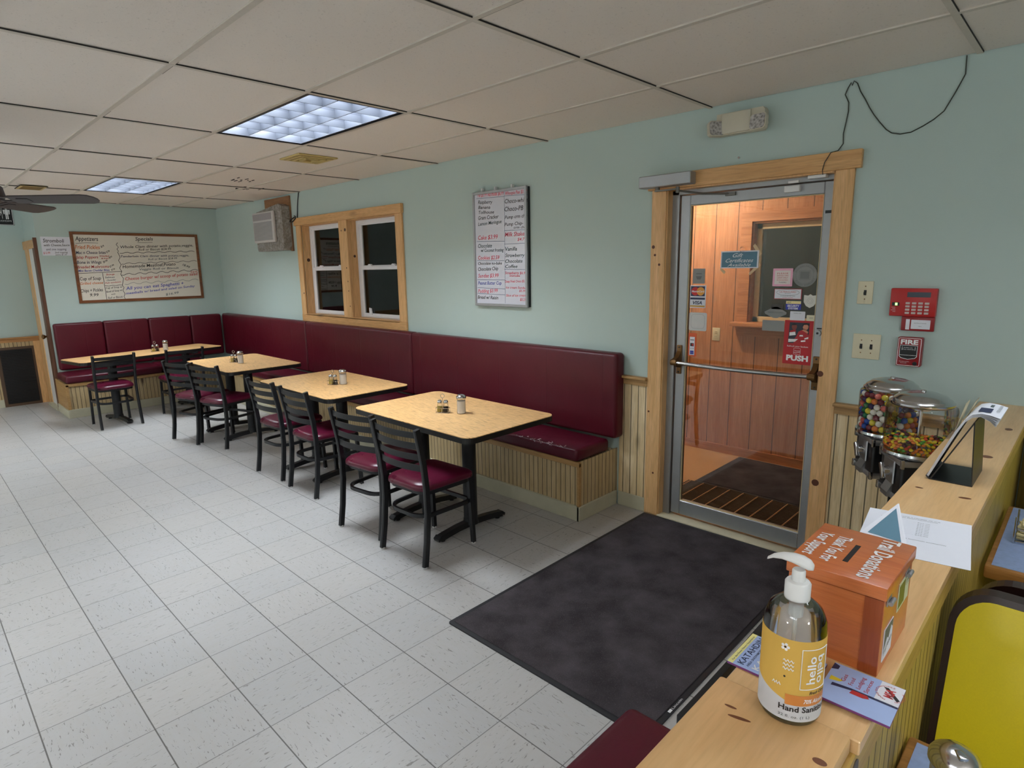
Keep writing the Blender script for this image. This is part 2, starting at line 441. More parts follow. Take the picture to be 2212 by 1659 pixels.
# lettering laid out on the boards: (text, along, height, width, cap height, angle, ink) or (~, stroke points, ink, width)
SPECIALS=[('Appetizers',-1.718,2.091,0.242,0.052,-0.2,'k'),('~',[(-1.717,2.057),(-1.6,2.066),(-1.482,2.065)],'k',0.004),('Fried Pickles',-1.73,1.991,0.26,0.049,-0.2,'o'),('$6.99',-1.455,2.008,0.0409,0.024,21.5,'k'),('Mac n Cheese bites',-1.731,1.928,0.318,0.037,0.7,'n'),('$7.99',-1.402,1.941,0.043,0.023,24.8,'k'),('Jalap Poppers',-1.738,1.873,0.235,0.034,0.5,'r'),('breaded',-1.485,1.896,0.104,0.021,-0.6,'r'),('& fried',-1.47,1.866,0.08,0.018,0.7,'r'),('$8.99',-1.381,1.872,0.0402,0.023,26.6,'k'),('Bone in Wings',-1.734,1.809,0.259,0.038,0.2,'n'),('$9.99',-1.451,1.816,0.0555,0.024,25.6,'k'),('Breaded Mushrooms',-1.737,1.751,0.3391,0.035,1.2,'r'),('$7.99',-1.388,1.759,0.0572,0.022,27.0,'k'),('Mini Bacon Cheddar Bites',-1.732,1.71,0.3341,0.027,1.2,'b'),('$7.99',-1.377,1.719,0.0462,0.02,17.7,'k'),('~',[(-1.742,1.69),(-1.266,1.709)],'k',0.005),('Cup of Soup',-1.73,1.605,0.225,0.041,0.8,'k'),('Grilled cheese',-1.735,1.55,0.2471,0.032,1.6,'o'),('Chips + Pickles',-1.739,1.456,0.2371,0.041,1.9,'k'),('9.99',-1.648,1.404,0.092,0.036,-0.6,'k'),('~',[(-1.479,1.694),(-1.473,1.345)],'k',0.005),('Soup',-1.444,1.661,0.0951,0.021,3.0,'r'),('Salmon',-1.459,1.625,0.106,0.022,1.6,'g'),('Chowder',-1.445,1.589,0.1062,0.02,3.8,'g'),('Fish sandwich',-1.465,1.556,0.1764,0.018,3.9,'r'),('~',[(-1.473,1.532),(-1.427,1.525),(-1.389,1.534),(-1.347,1.528),(-1.314,1.538),(-1.274,1.535)],'k',0.005),('Cup of Soup w/',-1.468,1.49,0.1934,0.023,3.6,'k'),('Bowl of Soup w/',-1.466,1.442,0.1839,0.025,5.6,'k'),('with',-1.417,1.412,0.0482,0.017,4.8,'k'),('Roll or Biscuit',-1.455,1.362,0.1644,0.027,3.8,'k'),('~',[(-1.267,2.073),(-1.286,2.049),(-1.265,2.016),(-1.283,1.992),(-1.268,1.962),(-1.282,1.956),(-1.26,1.89),(-1.283,1.848),(-1.261,1.793),(-1.283,1.751),(-1.264,1.709),(-1.281,1.672),(-1.256,1.617),(-1.278,1.532),(-1.262,1.501),(-1.28,1.465),(-1.261,1.421),(-1.278,1.385),(-1.261,1.347)],'k',0.006),('Specials',-1.061,2.103,0.2101,0.045,1.6,'k'),('~',[(-1.04,2.079),(-0.956,2.079),(-0.861,2.084)],'k',0.004),('Whole Clam dinner with potato,veggie,',-1.242,2.002,0.8827,0.034,2.3,'k'),('Roll or Biscuit $24.99',-1.038,1.974,0.3942,0.027,2.0,'k'),('Tenderloin Clam dinner with potato,veggie,',-1.253,1.887,0.8262,0.026,1.1,'n'),('Roll or Biscuit $28.99',-0.939,1.849,0.3584,0.025,2.6,'g'),('Homemade Meatloaf,Potato',-1.248,1.748,0.6388,0.04,2.9,'k'),('18.99',-0.527,1.779,0.0971,0.029,-25.0,'k'),('Veggie Roll or Biscuit',-1.058,1.719,0.4832,0.027,1.8,'g'),('Cheese burger w/ scoop of potato salad',-1.237,1.592,0.9015,0.041,3.3,'r'),('$14.99',-0.43,1.678,0.089,0.023,0.6,'r'),('All you can eat Spaghetti +',-1.242,1.469,0.7098,0.041,4.0,'b'),('meatballs w/ bread and salad on Sunday',-1.249,1.411,0.8589,0.03,4.7,'b'),('$16.99',-0.779,1.376,0.1684,0.029,7.5,'g'),('~',[(-1.259,1.94),(-1.23,1.938),(-1.198,1.949),(-1.167,1.952),(-1.138,1.943),(-1.107,1.941),(-1.075,1.952),(-1.044,1.956),(-1.013,1.947),(-0.982,1.945),(-0.949,1.956),(-0.917,1.96),(-0.886,1.951),(-0.854,1.949),(-0.821,1.96),(-0.788,1.964),(-0.756,1.955),(-0.724,1.952),(-0.69,1.964),(-0.656,1.968),(-0.624,1.958),(-0.59,1.956),(-0.555,1.968),(-0.521,1.972),(-0.488,1.962),(-0.454,1.96),(-0.418,1.972),(-0.383,1.976),(-0.349,1.967)],'k',0.006),('~',[(-1.255,1.803),(-1.224,1.801),(-1.192,1.814),(-1.161,1.818),(-1.131,1.807),(-1.1,1.805),(-1.068,1.818),(-1.035,1.822),(-1.005,1.812),(-0.974,1.809),(-0.94,1.822),(-0.907,1.827),(-0.876,1.816),(-0.844,1.813),(-0.81,1.826),(-0.776,1.831),(-0.744,1.82),(-0.711,1.818),(-0.676,1.831),(-0.642,1.836),(-0.609,1.825),(-0.575,1.822),(-0.54,1.835),(-0.505,1.84),(-0.471,1.829),(-0.437,1.827),(-0.4,1.84),(-0.364,1.845),(-0.33,1.834)],'k',0.005),('~',[(-1.274,1.663),(-1.243,1.66),(-1.21,1.677),(-1.178,1.683),(-1.148,1.669),(-1.117,1.666),(-1.083,1.683),(-1.05,1.69),(-1.019,1.675),(-0.987,1.672),(-0.953,1.69),(-0.919,1.696),(-0.888,1.681),(-0.855,1.678),(-0.819,1.696),(-0.785,1.703),(-0.753,1.687),(-0.719,1.684),(-0.683,1.703),(-0.648,1.709),(-0.615,1.694),(-0.581,1.691),(-0.544,1.709),(-0.508,1.716),(-0.474,1.701),(-0.439,1.697),(-0.401,1.716),(-0.364,1.723),(-0.33,1.708)],'k',0.006),('~',[(-1.249,1.543),(-1.214,1.539),(-1.177,1.558),(-1.141,1.564),(-1.107,1.548),(-1.071,1.544),(-1.033,1.563),(-0.996,1.569),(-0.961,1.553),(-0.925,1.549),(-0.885,1.568),(-0.847,1.574),(-0.811,1.558),(-0.774,1.553),(-0.734,1.573),(-0.695,1.58),(-0.658,1.563),(-0.62,1.558),(-0.578,1.578),(-0.538,1.585),(-0.501,1.568),(-0.461,1.564),(-0.419,1.584),(-0.378,1.591),(-0.339,1.573)],'g',0.004)]
STROM=[('Stromboli',-2.041,2.065,0.211,0.043,0.0,'k'),('with Cheese,Sauce',-2.038,2.018,0.2571,0.028,1.3,'k'),('and one topping',-2.021,1.971,0.203,0.025,1.1,'n'),('$12.99',-2.053,1.927,0.0661,0.026,2.6,'r'),('2nd topping',-1.94,1.936,0.1281,0.02,1.8,'k'),('extra $1.50',-1.937,1.912,0.115,0.017,1.0,'k')]
MENU=[('Pie $5.99 Ala mode $6.99',5.522,2.235,0.2941,0.032,-1.6,'p'),('Whoopie Pies $3.99',5.832,2.223,0.227,0.026,-0.8,'p'),('~',[(5.507,2.225),(5.823,2.214)],'s',0.003),('~',[(5.823,2.218),(6.066,2.207)],'s',0.003),('~',[(5.822,2.255),(5.813,1.399)],'s',0.003),('Raspberry',5.525,2.183,0.1643,0.027,-3.5,'k'),('Banana',5.525,2.144,0.1392,0.024,-3.3,'k'),('Tollhouse',5.527,2.105,0.1792,0.024,-2.6,'k'),('Gram Cracker',5.522,2.059,0.234,0.029,-0.5,'k'),('Lemon Meringue',5.52,2.011,0.2681,0.027,1.7,'t'),('Cake $3.99',5.514,1.902,0.228,0.033,0.0,'p'),('~',[(5.498,1.889),(5.816,1.879)],'s',0.003),('Chocolate',5.511,1.838,0.163,0.031,0.0,'t'),('w/ Coconut frosting',5.545,1.805,0.26,0.026,-0.7,'t'),('Cookies $2.59',5.508,1.745,0.248,0.03,-0.5,'p'),('~',[(5.497,1.738),(5.812,1.73)],'s',0.003),('Chocolate no-bake',5.506,1.703,0.277,0.022,-0.2,'k'),('Chocolate Chip',5.504,1.654,0.2361,0.028,1.2,'k'),('Sundae $3.99',5.504,1.6,0.239,0.03,0.7,'p'),('~',[(5.491,1.583),(5.813,1.581)],'s',0.003),('Peanut Butter Cup',5.502,1.543,0.272,0.027,0.4,'b'),('~',[(5.493,1.518),(5.811,1.511)],'s',0.003),('Pudding $3.99',5.499,1.477,0.2311,0.028,1.7,'p'),('~',[(5.491,1.47),(5.814,1.465)],'s',0.003),('Bread w/ Raisin',5.493,1.428,0.24,0.028,-0.2,'k'),('Choco-white',5.826,2.162,0.2391,0.032,-1.2,'k'),('Choco-PB',5.822,2.103,0.199,0.034,-0.9,'k'),('Pump crm cho',5.825,2.046,0.234,0.025,0.0,'k'),('Pump Chip-',5.822,1.993,0.197,0.025,0.3,'k'),('crm cho',5.918,1.969,0.1311,0.019,-1.7,'k'),('~',[(5.818,1.959),(6.062,1.955)],'s',0.003),('Milk Shakes',5.823,1.914,0.225,0.032,-0.3,'p'),('$4.79',5.956,1.877,0.092,0.022,-0.6,'p'),('~',[(5.815,1.857),(6.06,1.856)],'s',0.003),('Vanilla',5.823,1.806,0.127,0.029,-0.5,'t'),('Strawberry',5.822,1.758,0.206,0.027,-0.6,'t'),('Chocolate',5.821,1.713,0.185,0.027,0.0,'t'),('Coffee',5.82,1.674,0.132,0.025,0.0,'t'),('~',[(5.81,1.664),(6.057,1.66)],'s',0.003),('Strawberry $6.99',5.816,1.627,0.234,0.02,-0.5,'p'),('Shortcake',5.864,1.607,0.113,0.016,-0.5,'p'),('Deep Fried Oreos $5.99',5.814,1.56,0.2401,0.019,1.2,'p'),('Ice cream Sundae',5.822,1.515,0.22,0.018,-0.3,'p'),('$5.99',5.966,1.491,0.075,0.017,-0.8,'p'),('Slice of ice cream',5.823,1.452,0.2181,0.018,1.3,'p'),('$3.29',5.974,1.423,0.064,0.02,-0.9,'p')]

# ================================================================== large structure
H = 2.554
GX, GY, CX, CY = 6.2366, -2.4592, 1.2382, .6191
LIGHT_CELLS = [(-1, 1), (-4, 1), (2, 1), (-1, -4), (-4, -4), (2, -4)]
struct(MB().box(-1.0, -7.7, -.06, 12.3, .115, 0).build('floor', M['floor']))
w = MB()
w.box(-.12, 0, 0, 2.50, .115, 2.8).box(2.50, 0, 0, 4.355, .115, 1.175).box(2.50, 0, 2.19, 4.355, .115, 2.8)
w.box(4.355, 0, 0, 7.215, .115, 2.8).box(7.215, 0, 2.133, 8.18, .115, 2.8).box(8.18, 0, 0, 12.3, .115, 2.8)
struct(w.build('wall_back', M['wall'], merge=False))
struct(MB().box(-.12, -2.10, 0, 0, 0, 2.8).build('wall_left', M['wall']))
struct(MB().box(-.97, -2.10, 0, -.12, -1.98, 2.8).build('wall_recess', M['wall']))
struct(MB().box(-.97, -7.7, 0, -.85, -2.10, 2.8).build('wall_hall', M['wall']))
struct(MB().box(-.97, -7.8, 0, 12.42, -7.7, 2.8).build('wall_front', M['wall']))
struct(MB().box(12.3, -7.7, 0, 12.42, .115, 2.8).build('wall_right', M['wall']))

def ceiling():
    t = MB(); g = MB(); random.seed(3)
    for u in range(-6, 6):
        for v in range(-9, 4):
            if (u, v) in LIGHT_CELLS: continue
            x0, y0 = GX+u*CX, GY+v*CY; x1, y1 = x0+CX, y0+CY
            x0c, x1c = max(x0, -.97), min(x1, 12.35); y0c, y1c = max(y0, -7.75), min(y1, 0.0)
            if x1c-x0c < .05 or y1c-y0c < .05: continue
            dz = random.choice((0, .001, .002))
            t.box(x0c+.012, y0c+.012, H+.006+dz, x1c-.012, y1c-.006, H+.022)
            # open joints between tile and grid, their shade drawn as dark strips
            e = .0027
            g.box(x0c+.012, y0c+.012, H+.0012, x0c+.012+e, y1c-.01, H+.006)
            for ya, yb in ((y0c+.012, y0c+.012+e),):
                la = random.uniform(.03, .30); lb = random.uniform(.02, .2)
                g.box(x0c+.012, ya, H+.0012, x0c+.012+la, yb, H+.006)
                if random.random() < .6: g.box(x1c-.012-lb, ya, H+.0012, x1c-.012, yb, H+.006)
    for u in range(-6, 6):
        x = GX+u*CX
        if -.95 < x < 12.3: t.box(x-.012, -7.7, H, x+.012, 0, H+.008, 1)
    for v in range(-9, 4):
        y = GY+v*CY
        if y > -7.7: t.box(-.97, y-.012, H+.0005, 12.3, y+.012, H+.0075, 1)
    t.box(-1, -7.8, 2.78, 12.42, .12, 2.82, 1)
    o = struct(t.build('ceiling', [M['tile'], M['tbar']], merge=False))
    g.build('joint_shade_strip', M['gap'], o, merge=False)['kind'] = 'stuff'
ceiling()

M['lamp'] = emis('fluorescent panel light', (.84, .92, 1.0), LIGHT_STRENGTH)
M['louver'] = flat('dark anodised louver blade', (.042, .047, .060), .45, 0, .02)
def make_light(u, v, label):
    t = thing('ceiling_light', label, 'ceiling light', (GX+u*CX+CX/2, GY+v*CY+CY/2, H), 0, 'recessed troffer lights in the ceiling grid')
    a, b = CX/2-.012, CY/2-.012
    f = MB()
    f.box(-a, -b, .0, a, -b+.008, .14, 1).box(-a, b-.008, 0, a, b, .14, 1).box(-a, -b, 0, -a+.008, b, .14, 1).box(a-.008, -b, 0, a, b, .14, 1)
    a2, b2 = a-.016, b-.016
    f.box(-a2, -b2, .004, a2, -b2+.012, .14).box(-a2, b2-.012, .004, a2, b2, .14).box(-a2, -b2, .004, -a2+.012, b2, .14).box(a2-.012, -b2, .004, a2, b2, .14)
    f.box(-a, -b, .14, a, b, .15, 1)
    f.build('frame', [M['louver'], M['black_p']], t, merge=False)
    MB().box(-a2+.014, -b2+.014, .112, a2-.014, b2-.014, .116).build('diffuser', M['lamp'], t)
    l = MB()
    for i in range(1, 6):
        x = -a2+i*2*a2/6
        l.prism([(x-.0025, .012), (x+.0025, .012), (x+.006, .05), (x+.016, .09), (x-.016, .09), (x-.006, .05)], -b2+.012, b2-.012, 1)
    for i in range(1, 3):
        y = -b2+i*2*b2/3
        l.prism([(y-.0025, .010), (y+.0025, .010), (y+.006, .05), (y+.016, .09), (y-.016, .09), (y-.006, .05)], -a2+.012, a2-.012, 0)
    l.build('louver', M['louver'], t, merge=False)
    return t
l0 = make_light(-1, 1, 'large lit troffer with louver cells nearest the camera in the photo')
dup(l0, (GX-4*CX+CX/2, GY+CY*1.5, H), 0, 'smaller looking lit troffer farther away near the ceiling fan')
M['lamp_dim'] = emis('dimmed fluorescent panel light', (.84, .92, 1.0), LIGHT_STRENGTH*.24)  # third troffer dimmed to spare the counter below a hotspot
for (u, v), lb in {(2, 1): 'dimmer troffer above the divider and the booths', (-1, -4): 'lit troffer in the middle of the row behind the camera',
                   (-4, -4): 'lit troffer in the hall side of the back row', (2, -4): 'lit troffer in the back row above the booths'}.items():
    q = dup(l0, (GX+u*CX+CX/2, GY+v*CY+CY/2, H), 0, lb)
    if v == 1:
        for c_ in q.children:
            if c_.name.startswith('diffuser'): c_.data = c_.data.copy(); c_.data.materials[0] = M['lamp_dim']
M['globe'] = emis('opal fill globe light', (.96, .97, 1.0), FILL_GLOBE_STRENGTH)  # added fill lamps, out of view, to brighten the ceiling
g0 = None
for x, y, lb in ((1.6, -5.2, 'added opal fill globe in the hall end of the back row'), (3.4, -6.6, 'added opal fill globe in the middle of the back row'),
             (8.4, -6.0, 'added opal fill globe behind the camera'), (11.2, -3.4, 'added opal fill globe above the booths on the right')):
    if g0 is None:
        g0 = thing('added_fill_globe', lb, 'pendant lamp', (x, y, H), 0, 'added opal fill globes in the back of the room')
        MB().lathe([(.05, 0), (.05, -.015), (.02, -.03)]).build('canopy', M['bronze'], g0); MB().cyl((0, 0, -.02), (0, 0, -.38), .005, n=8).build('rod', M['bronze'], g0)
        MB().lathe([(.0001, -.66), (.06, -.645), (.11, -.60), (.135, -.54), (.135, -.49), (.11, -.43), (.05, -.38)], n=28).build('globe', M['globe'], g0)
    else: dup(g0, (x, y, H), 0, lb)

# ------------------------------------------------------------------ vestibule behind the glass door
VB = 1.62
struct(MB().box(5.9, .115, -.06, 9.6, VB+.1, 0).build('floor', flat('orange toned porch tile', L(200, 158, 110), .45, 0, .12, scale=3)))
wv = MB()
wv.box(5.9, VB, 0, 7.075, VB+.1, 2.6).box(7.075, VB, 0, 7.75, VB+.1, 1.19).box(7.075, VB, 2.015, 7.75, VB+.1, 2.6).box(7.75, VB, 0, 9.6, VB+.1, 2.6)
struct(wv.build('wall_vestibule_back', M['plank'], merge=False))
struct(MB().box(5.8, .115, 0, 5.9, VB+.1, 2.6).build('wall_vestibule_left', M['plank']))
struct(MB().box(9.6, .115, 0, 9.7, VB+.1, 2.6).build('wall_vestibule_right', M['plank']))
struct(MB().box(5.8, .115, 2.45, 9.7, VB+.1, 2.6).build('ceiling_vestibule', M['tile']))
struct(MB().box(5.9, VB-.014, 0, 9.6, VB, .075).build('baseboard_vestibule', M['plank_trim']))
def vest_window():
    t = struct(thing('window_2', 'dark porch window in orange stained casing seen through the door', 'window', (7.41, VB, 1.19)), None)
    c = MB(); o = (-7.41, -VB, -1.19)
    mx = Matrix.Translation(o)
    y0 = VB-.02
    c.box(6.985, y0, 2.015, 7.84, VB, 2.10, mx=mx).box(6.985, y0, 1.19, 7.075, VB, 2.015, mx=mx).box(7.75, y0, 1.19, 7.84, VB, 2.015, mx=mx)
    c.box(6.96, VB-.10, 1.155, 7.87, VB, 1.19, bev=.004, mx=mx).box(6.985, y0, 1.07, 7.84, VB, 1.155, mx=mx)
    c.box(7.075, VB, 1.19, 7.09, VB+.09, 2.015, mx=mx).box(7.735, VB, 1.19, 7.75, VB+.09, 2.015, mx=mx).box(7.075, VB, 2.0, 7.75, VB+.09, 2.015, mx=mx)
    c.build('casing', M['plank_trim'], t, merge=False)
    s = MB()
    for a in ((7.09, 1.19, 7.135, 2.0), (7.69, 1.19, 7.735, 2.0), (7.09, 1.19, 7.735, 1.235), (7.09, 1.955, 7.735, 2.0)):
        s.box(a[0], VB+.055, a[1], a[2], VB+.085, a[3], bev=.003, seg=1, mx=mx)
    s.build('sash', flat('almond window sash', L(214, 190, 150), .4), t, merge=False)
    MB().box(7.13, VB+.066, 1.23, 7.70, VB+.07, 1.96, mx=mx).build('glass', M['glass'], t)
    MB().box(7.07, VB+.30, 1.1, 7.76, VB+.31, 2.1, mx=mx).build('dark_room_beyond', flat('dark room beyond', L(30, 20, 18), .9), t)
vest_window()
o = MB(); o.box(-.035, -.006, -.057, .035, 0, .057, bev=.003)
t = thing('wall_outlet', 'almond duplex outlet on the orange plank wall of the vestibule', 'outlet', (6.80, VB, 1.068)); o.build('plate', M['cream'], t)
for z in (-.02, .02):
    q = MB().box(-.013, -.0085, z-.014, .013, -.005, z+.014, bev=.003).build('socket', M['cream'], t)
    MB().box(-.007, -.0095, z-.002, -.005, -.008, z+.007).box(.005, -.0095, z-.002, .007, -.008, z+.007).build('slot', M['black_p'], q)
t = thing('vestibule_lamp', 'warm globe lamp on the vestibule ceiling', 'ceiling lamp', (6.55, 1.0, 2.45))
MB().lathe([(.07, 0), (.07, -.02), (.04, -.035)], (0, 0, 0)).build('lamp_base', M['bronze'], t)
MB().lathe([(.001, -.15), (.05, -.14), (.08, -.10), (.08, -.07), (.04, -.035)], (0, 0, 0)).build('lamp_globe', emis('warm lamp globe', (1, .84, .62), VEST_POWER), t)
# floor grate and mat
t = thing('floor_grate', 'rusty metal walk-off floor grate just behind the glass door', 'grate', (7.75, .43, .002))
g = MB(); 
for i in range(26): g.box(-.70, -.30+i*.024, 0, .62, -.294+i*.024, .014)
g.build('slat', flat('dull brown metal', L(104, 86, 62), .5, .4), t, merge=False)
g = MB()
for i in range(13): g.box(-.68+i*.105, -.30, .006, -.672+i*.105, .305, .017)
g.build('cross_bar', flat('tan metal bar', L(176, 140, 92), .5, .3), t, merge=False)
MB().box(-.71, -.31, -.001, .63, .32, .002).build('pit', M['gap'], t)
t = thing('door_mat', 'dark carpet mat in the vestibule behind the floor grate', 'mat', (7.75, 1.16, 0))
MB().box(-.66, -.40, 0, .7, .41, .010, bev=.004).build('border', M['rubber'], t)
MB().box(-.64, -.38, .004, .68, .39, .014).build('carpet', M['mat'], t)

# ------------------------------------------------------------------ entry door
def door():
    d = struct(thing('door_1', 'aluminium framed glass entry door with push bar', 'door', (7.70, 0, 0)))
    mx = Matrix.Translation((-7.70, 0, 0))
    c = MB()
    c.box(7.118, -.02, 0, 7.219, 0, 2.133, bev=.002, seg=1, mx=mx).box(8.174, -.02, 0, 8.264, 0, 2.133, bev=.002, seg=1, mx=mx)
    c.build('side_casing', M['pine_z'], d, merge=False)
    MB().box(7.092, -.032, 2.133, 8.292, 0, 2.222, bev=.003, seg=1, mx=mx).build('head_casing', M['pine'], d)
    j = MB().box(7.215, -.012, 0, 7.226, .05, 2.133, mx=mx).box(8.168, -.012, 0, 8.18, .05, 2.133, mx=mx).box(7.215, -.012, 2.125, 8.18, .05, 2.135, mx=mx)
    j.build('jamb', M['pine_z'], d, merge=False)
    f = MB().box(7.224, .045, 0, 7.272, .11, 2.127, bev=.003, seg=1, mx=mx).box(8.160, .045, 0, 8.172, .11, 2.127, mx=mx).box(7.224, .045, 2.098, 8.172, .11, 2.127, bev=.003, seg=1, mx=mx)
    f.build('frame', M['alu'], d, merge=False)
    s = MB()
    s.box(7.282, .05, .030, 7.345, .095, 2.094, bev=.004, seg=1, mx=mx).box(8.108, .05, .030, 8.157, .095, 2.094, bev=.004, seg=1, mx=mx)
    s.box(7.345, .05, .030, 8.108, .095, .128, bev=.004, seg=1, mx=mx).box(7.345, .05, 2.032, 8.108, .095, 2.094, bev=.004, seg=1, mx=mx)
    sl = s.build('slab', M['alu'], d, merge=False)
    st = MB()
    st.box(7.343, .056, .128, 7.349, .066, 2.032, mx=mx).box(8.104, .056, .128, 8.110, .066, 2.032, mx=mx).box(7.345, .054, .126, 8.108, .066, .132, mx=mx).box(7.345, .056, 2.028, 8.108, .066, 2.034, mx=mx)
    st.build('glazing_bead', flat('cream glazing bead', L(206, 190, 150), .5), sl, merge=False)
    MB().box(7.347, .070, .13, 8.106, .073, 2.03, mx=mx).build('glass', M['doorglass'], d)
    b = MB()
    P = [(7.30+.83*i/24, -.018-.004*math.sin(PI*i/24), 1.067-.006*math.sin(PI*i/24)) for i in range(25)]
    b.tube(P, .0125, 14, mx=mx); bar = b.build('push_bar', M['chrome'], d)
    for x0, x1, sg in ((7.292, 7.326, 1), (8.118, 8.156, -1)):
        q = MB(); q.box(x0, .040, .985, x1, .052, 1.172, bev=.004, mx=mx)
        xc = (x0+x1)/2
        q.prism([(.045, 1.025), (.045, 1.14), (.012, 1.10), (-.030, 1.085), (-.036, 1.067), (-.030, 1.05), (.005, 1.045)], xc-.014, xc+.014, 0, mx=mx)
        q.cyl((xc-.02, -.018, 1.067), (xc+.02, -.018, 1.067), .019, n=18, mx=mx)
        br = q.build('push_bar_bracket', M['bronze'], d, merge=False)
        sc = MB()
        for z in (1.0, 1.158): sc.cyl((xc, .041, z), (xc, .036, z), .005, n=10, mx=mx)
        sc.build('screw', M['black'], br)
    lk = MB().cyl((8.132, .05, 1.30), (8.132, .036, 1.30), .017, n=20, mx=mx).build('lock_cylinder', M['alu'], d)
    MB().cyl((8.132, .0365, 1.30), (8.132, .0345, 1.30), .006, n=12, mx=mx).build('keyway', M['black_p'], lk)
    MB().box(8.124, .046, 1.322, 8.148, .0515, 1.328, mx=mx).box(8.120, .047, 1.93, 8.152, .0515, 1.945, mx=mx).build('scuff', M['black_p'], d)
    # closer with its arm, contact sensor
    cl = MB().box(7.072, -.105, 2.143, 7.418, -.032, 2.212, bev=.004, seg=1, mx=mx).build('door_closer', M['alu'], d)
    a = MB(); a.cyl((7.185, -.07, 2.143), (7.185, -.07, 2.125), .014, n=14, mx=mx).box(7.17, -.08, 2.118, 7.33, -.06, 2.126, mx=mx)
    a.cyl((7.322, -.07, 2.10), (7.322, -.07, 2.135), .012, n=14, mx=mx).tube([(7.322, -.07, 2.112), (7.45, .0, 2.088), (7.60, .042, 2.078)], .006, 8, mx=mx)
    a.box(7.57, .035, 2.066, 7.63, .05, 2.086, mx=mx)
    a.build('closer_arm', flat('tarnished steel', L(112, 110, 104), .4, .7), cl, merge=False)
    MB().box(7.91, .02, 2.052, 7.99, .05, 2.086, bev=.003, mx=mx).box(7.925, .03, 2.098, 7.98, .045, 2.112, bev=.002, mx=mx).box(8.035, -.004, 2.108, 8.125, .04, 2.124, bev=.003, mx=mx).build('contact_sensor', M['white'], d)
    th = MB().box(7.10, -.02, 0, 8.20, .09, .013, bev=.005, mx=mx).build('threshold', flat('cream threshold', L(202, 194, 166), .5, var=.15, scale=16), d)
    k = MB()
    for x, z, r in ((7.137, 1.79, .011), (7.15, 1.74, .008), (7.182, 1.68, .008), (7.135, .72, .007), (7.18, .30, .007), (8.18, 1.09, .016), (8.20, .48, .019)):
        k.cyl((x, -.0195, z), (x, -.0206, z), r, n=14, mx=mx)
    k.build('knot', flat('dark pine knot', L(92, 46, 22), .5), d, merge=False)
    return d
door()

# ------------------------------------------------------------------ double window
def window():
    d = struct(thing('window_1', 'pair of white sash windows in golden pine casing', 'window', (3.43, 0, 1.18)))
    mx = Matrix.Translation((-3.43, 0, -1.18))
    c = MB().box(2.372, -.034, 2.19, 4.478, 0, 2.276, bev=.003, seg=1, mx=mx).box(2.39, -.022, 1.092, 4.466, 0, 1.178, bev=.003, seg=1, mx=mx).box(2.50, -.022, 1.168, 4.355, .10, 1.182, mx=mx).box(2.50, 0, 2.182, 4.355, .10, 2.192, mx=mx)
    c.build('head_and_sill', M['pine'], d, merge=False)
    c = MB().box(2.39, -.02, 1.178, 2.495, 0, 2.19, bev=.003, seg=1, mx=mx).box(4.357, -.02, 1.178, 4.466, 0, 2.19, bev=.003, seg=1, mx=mx).box(3.345, -.024, 1.182, 3.51, 0, 2.19, bev=.003, seg=1, mx=mx)
    c.box(2.495, 0, 1.182, 2.508, .105, 2.19, mx=mx).box(4.347, 0, 1.182, 4.357, .105, 2.19, mx=mx).box(3.345, 0, 1.182, 3.51, .105, 2.19, mx=mx)
    c.build('side_casing', M['pine_z'], d, merge=False)
    k = MB()
    for x, z, r in ((3.475, 2.09, .017), (3.40, 2.085, .008), (3.46, 1.70, .008), (3.47, 1.56, .007), (3.47, 1.46, .007), (3.48, 1.30, .007), (2.47, 1.42, .01)):
        k.cyl((x, -.0195 if x < 3 else -.0235, z), (x, -.0206 if x < 3 else -.0247, z), r, n=12, mx=mx)
    k.cyl((3.5095, .05, 1.82), (3.512, .05, 1.82), .014, n=12, mx=mx).cyl((2.506, .05, 1.80), (2.5085, .05, 1.80), .02, n=12, mx=mx)
    k.build('knot', flat('dark window knot', L(70, 36, 18), .5), d, merge=False)
    for xa, xb in ((2.508, 3.345), (3.51, 4.347)):
        f = MB()
        def ring(x0, z0, x1, z1, wd, y0, y1, mb):
            mb.box(x0, y0, z0, x0+wd, y1, z1, bev=.003, seg=1, mx=mx).box(x1-wd, y0, z0, x1, y1, z1, bev=.003, seg=1, mx=mx)
            mb.box(x0+wd, y0, z0, x1-wd, y1, z0+wd*.8, bev=.003, seg=1, mx=mx).box(x0+wd, y0, z1-wd*.8, x1-wd, y1, z1, bev=.003, seg=1, mx=mx)
        ring(xa, 1.182, xb, 2.182, .05, .085, .115, f)
        fr = f.build('window_frame', M['vinylwhite'], d, merge=False)
        u = MB(); ring(xa+.045, 1.690, xb-.045, 2.165, .042, .095, .112, u); us = u.build('upper_sash', M['vinylwhite'], d, merge=False)
        MB().box(xa+.08, .102, 1.72, xb-.08, .105, 2.14, mx=mx).build('pane', M['glass'], us)
        l = MB(); ring(xa+.045, 1.192, xb-.045, 1.713, .044, .078, .096, l)
        for q in (.28, .78):
            xx = xa+(xb-xa)*q; l.prism([(xx-.045, 1.712), (xx+.045, 1.712), (xx+.028, 1.726), (xx+.01, 1.735), (xx-.012, 1.735), (xx-.028, 1.724)], .070, .092, 1, mx=mx)
        ls = l.build('lower_sash', M['vinylwhite'], d, merge=False)
        MB().box(xa+.08, .086, 1.225, xb-.08, .089, 1.68, mx=mx).build('pane', M['glass'], ls)
        MB().box(xa+.13, .086, 2.16, xa+.20, .0945, 2.168, mx=mx).box(xa+.06, .09, 1.22, xb-.06, .0945, 1.226, mx=mx).build('slot', M['black_p'], us)
    MB().prism([(3.70, 1.215), (3.75, 1.215), (3.735, 1.28), (3.70, 1.285)], .066, .077, 1, mx=mx).build('sash_latch', M['vinylwhite'], d)
window()
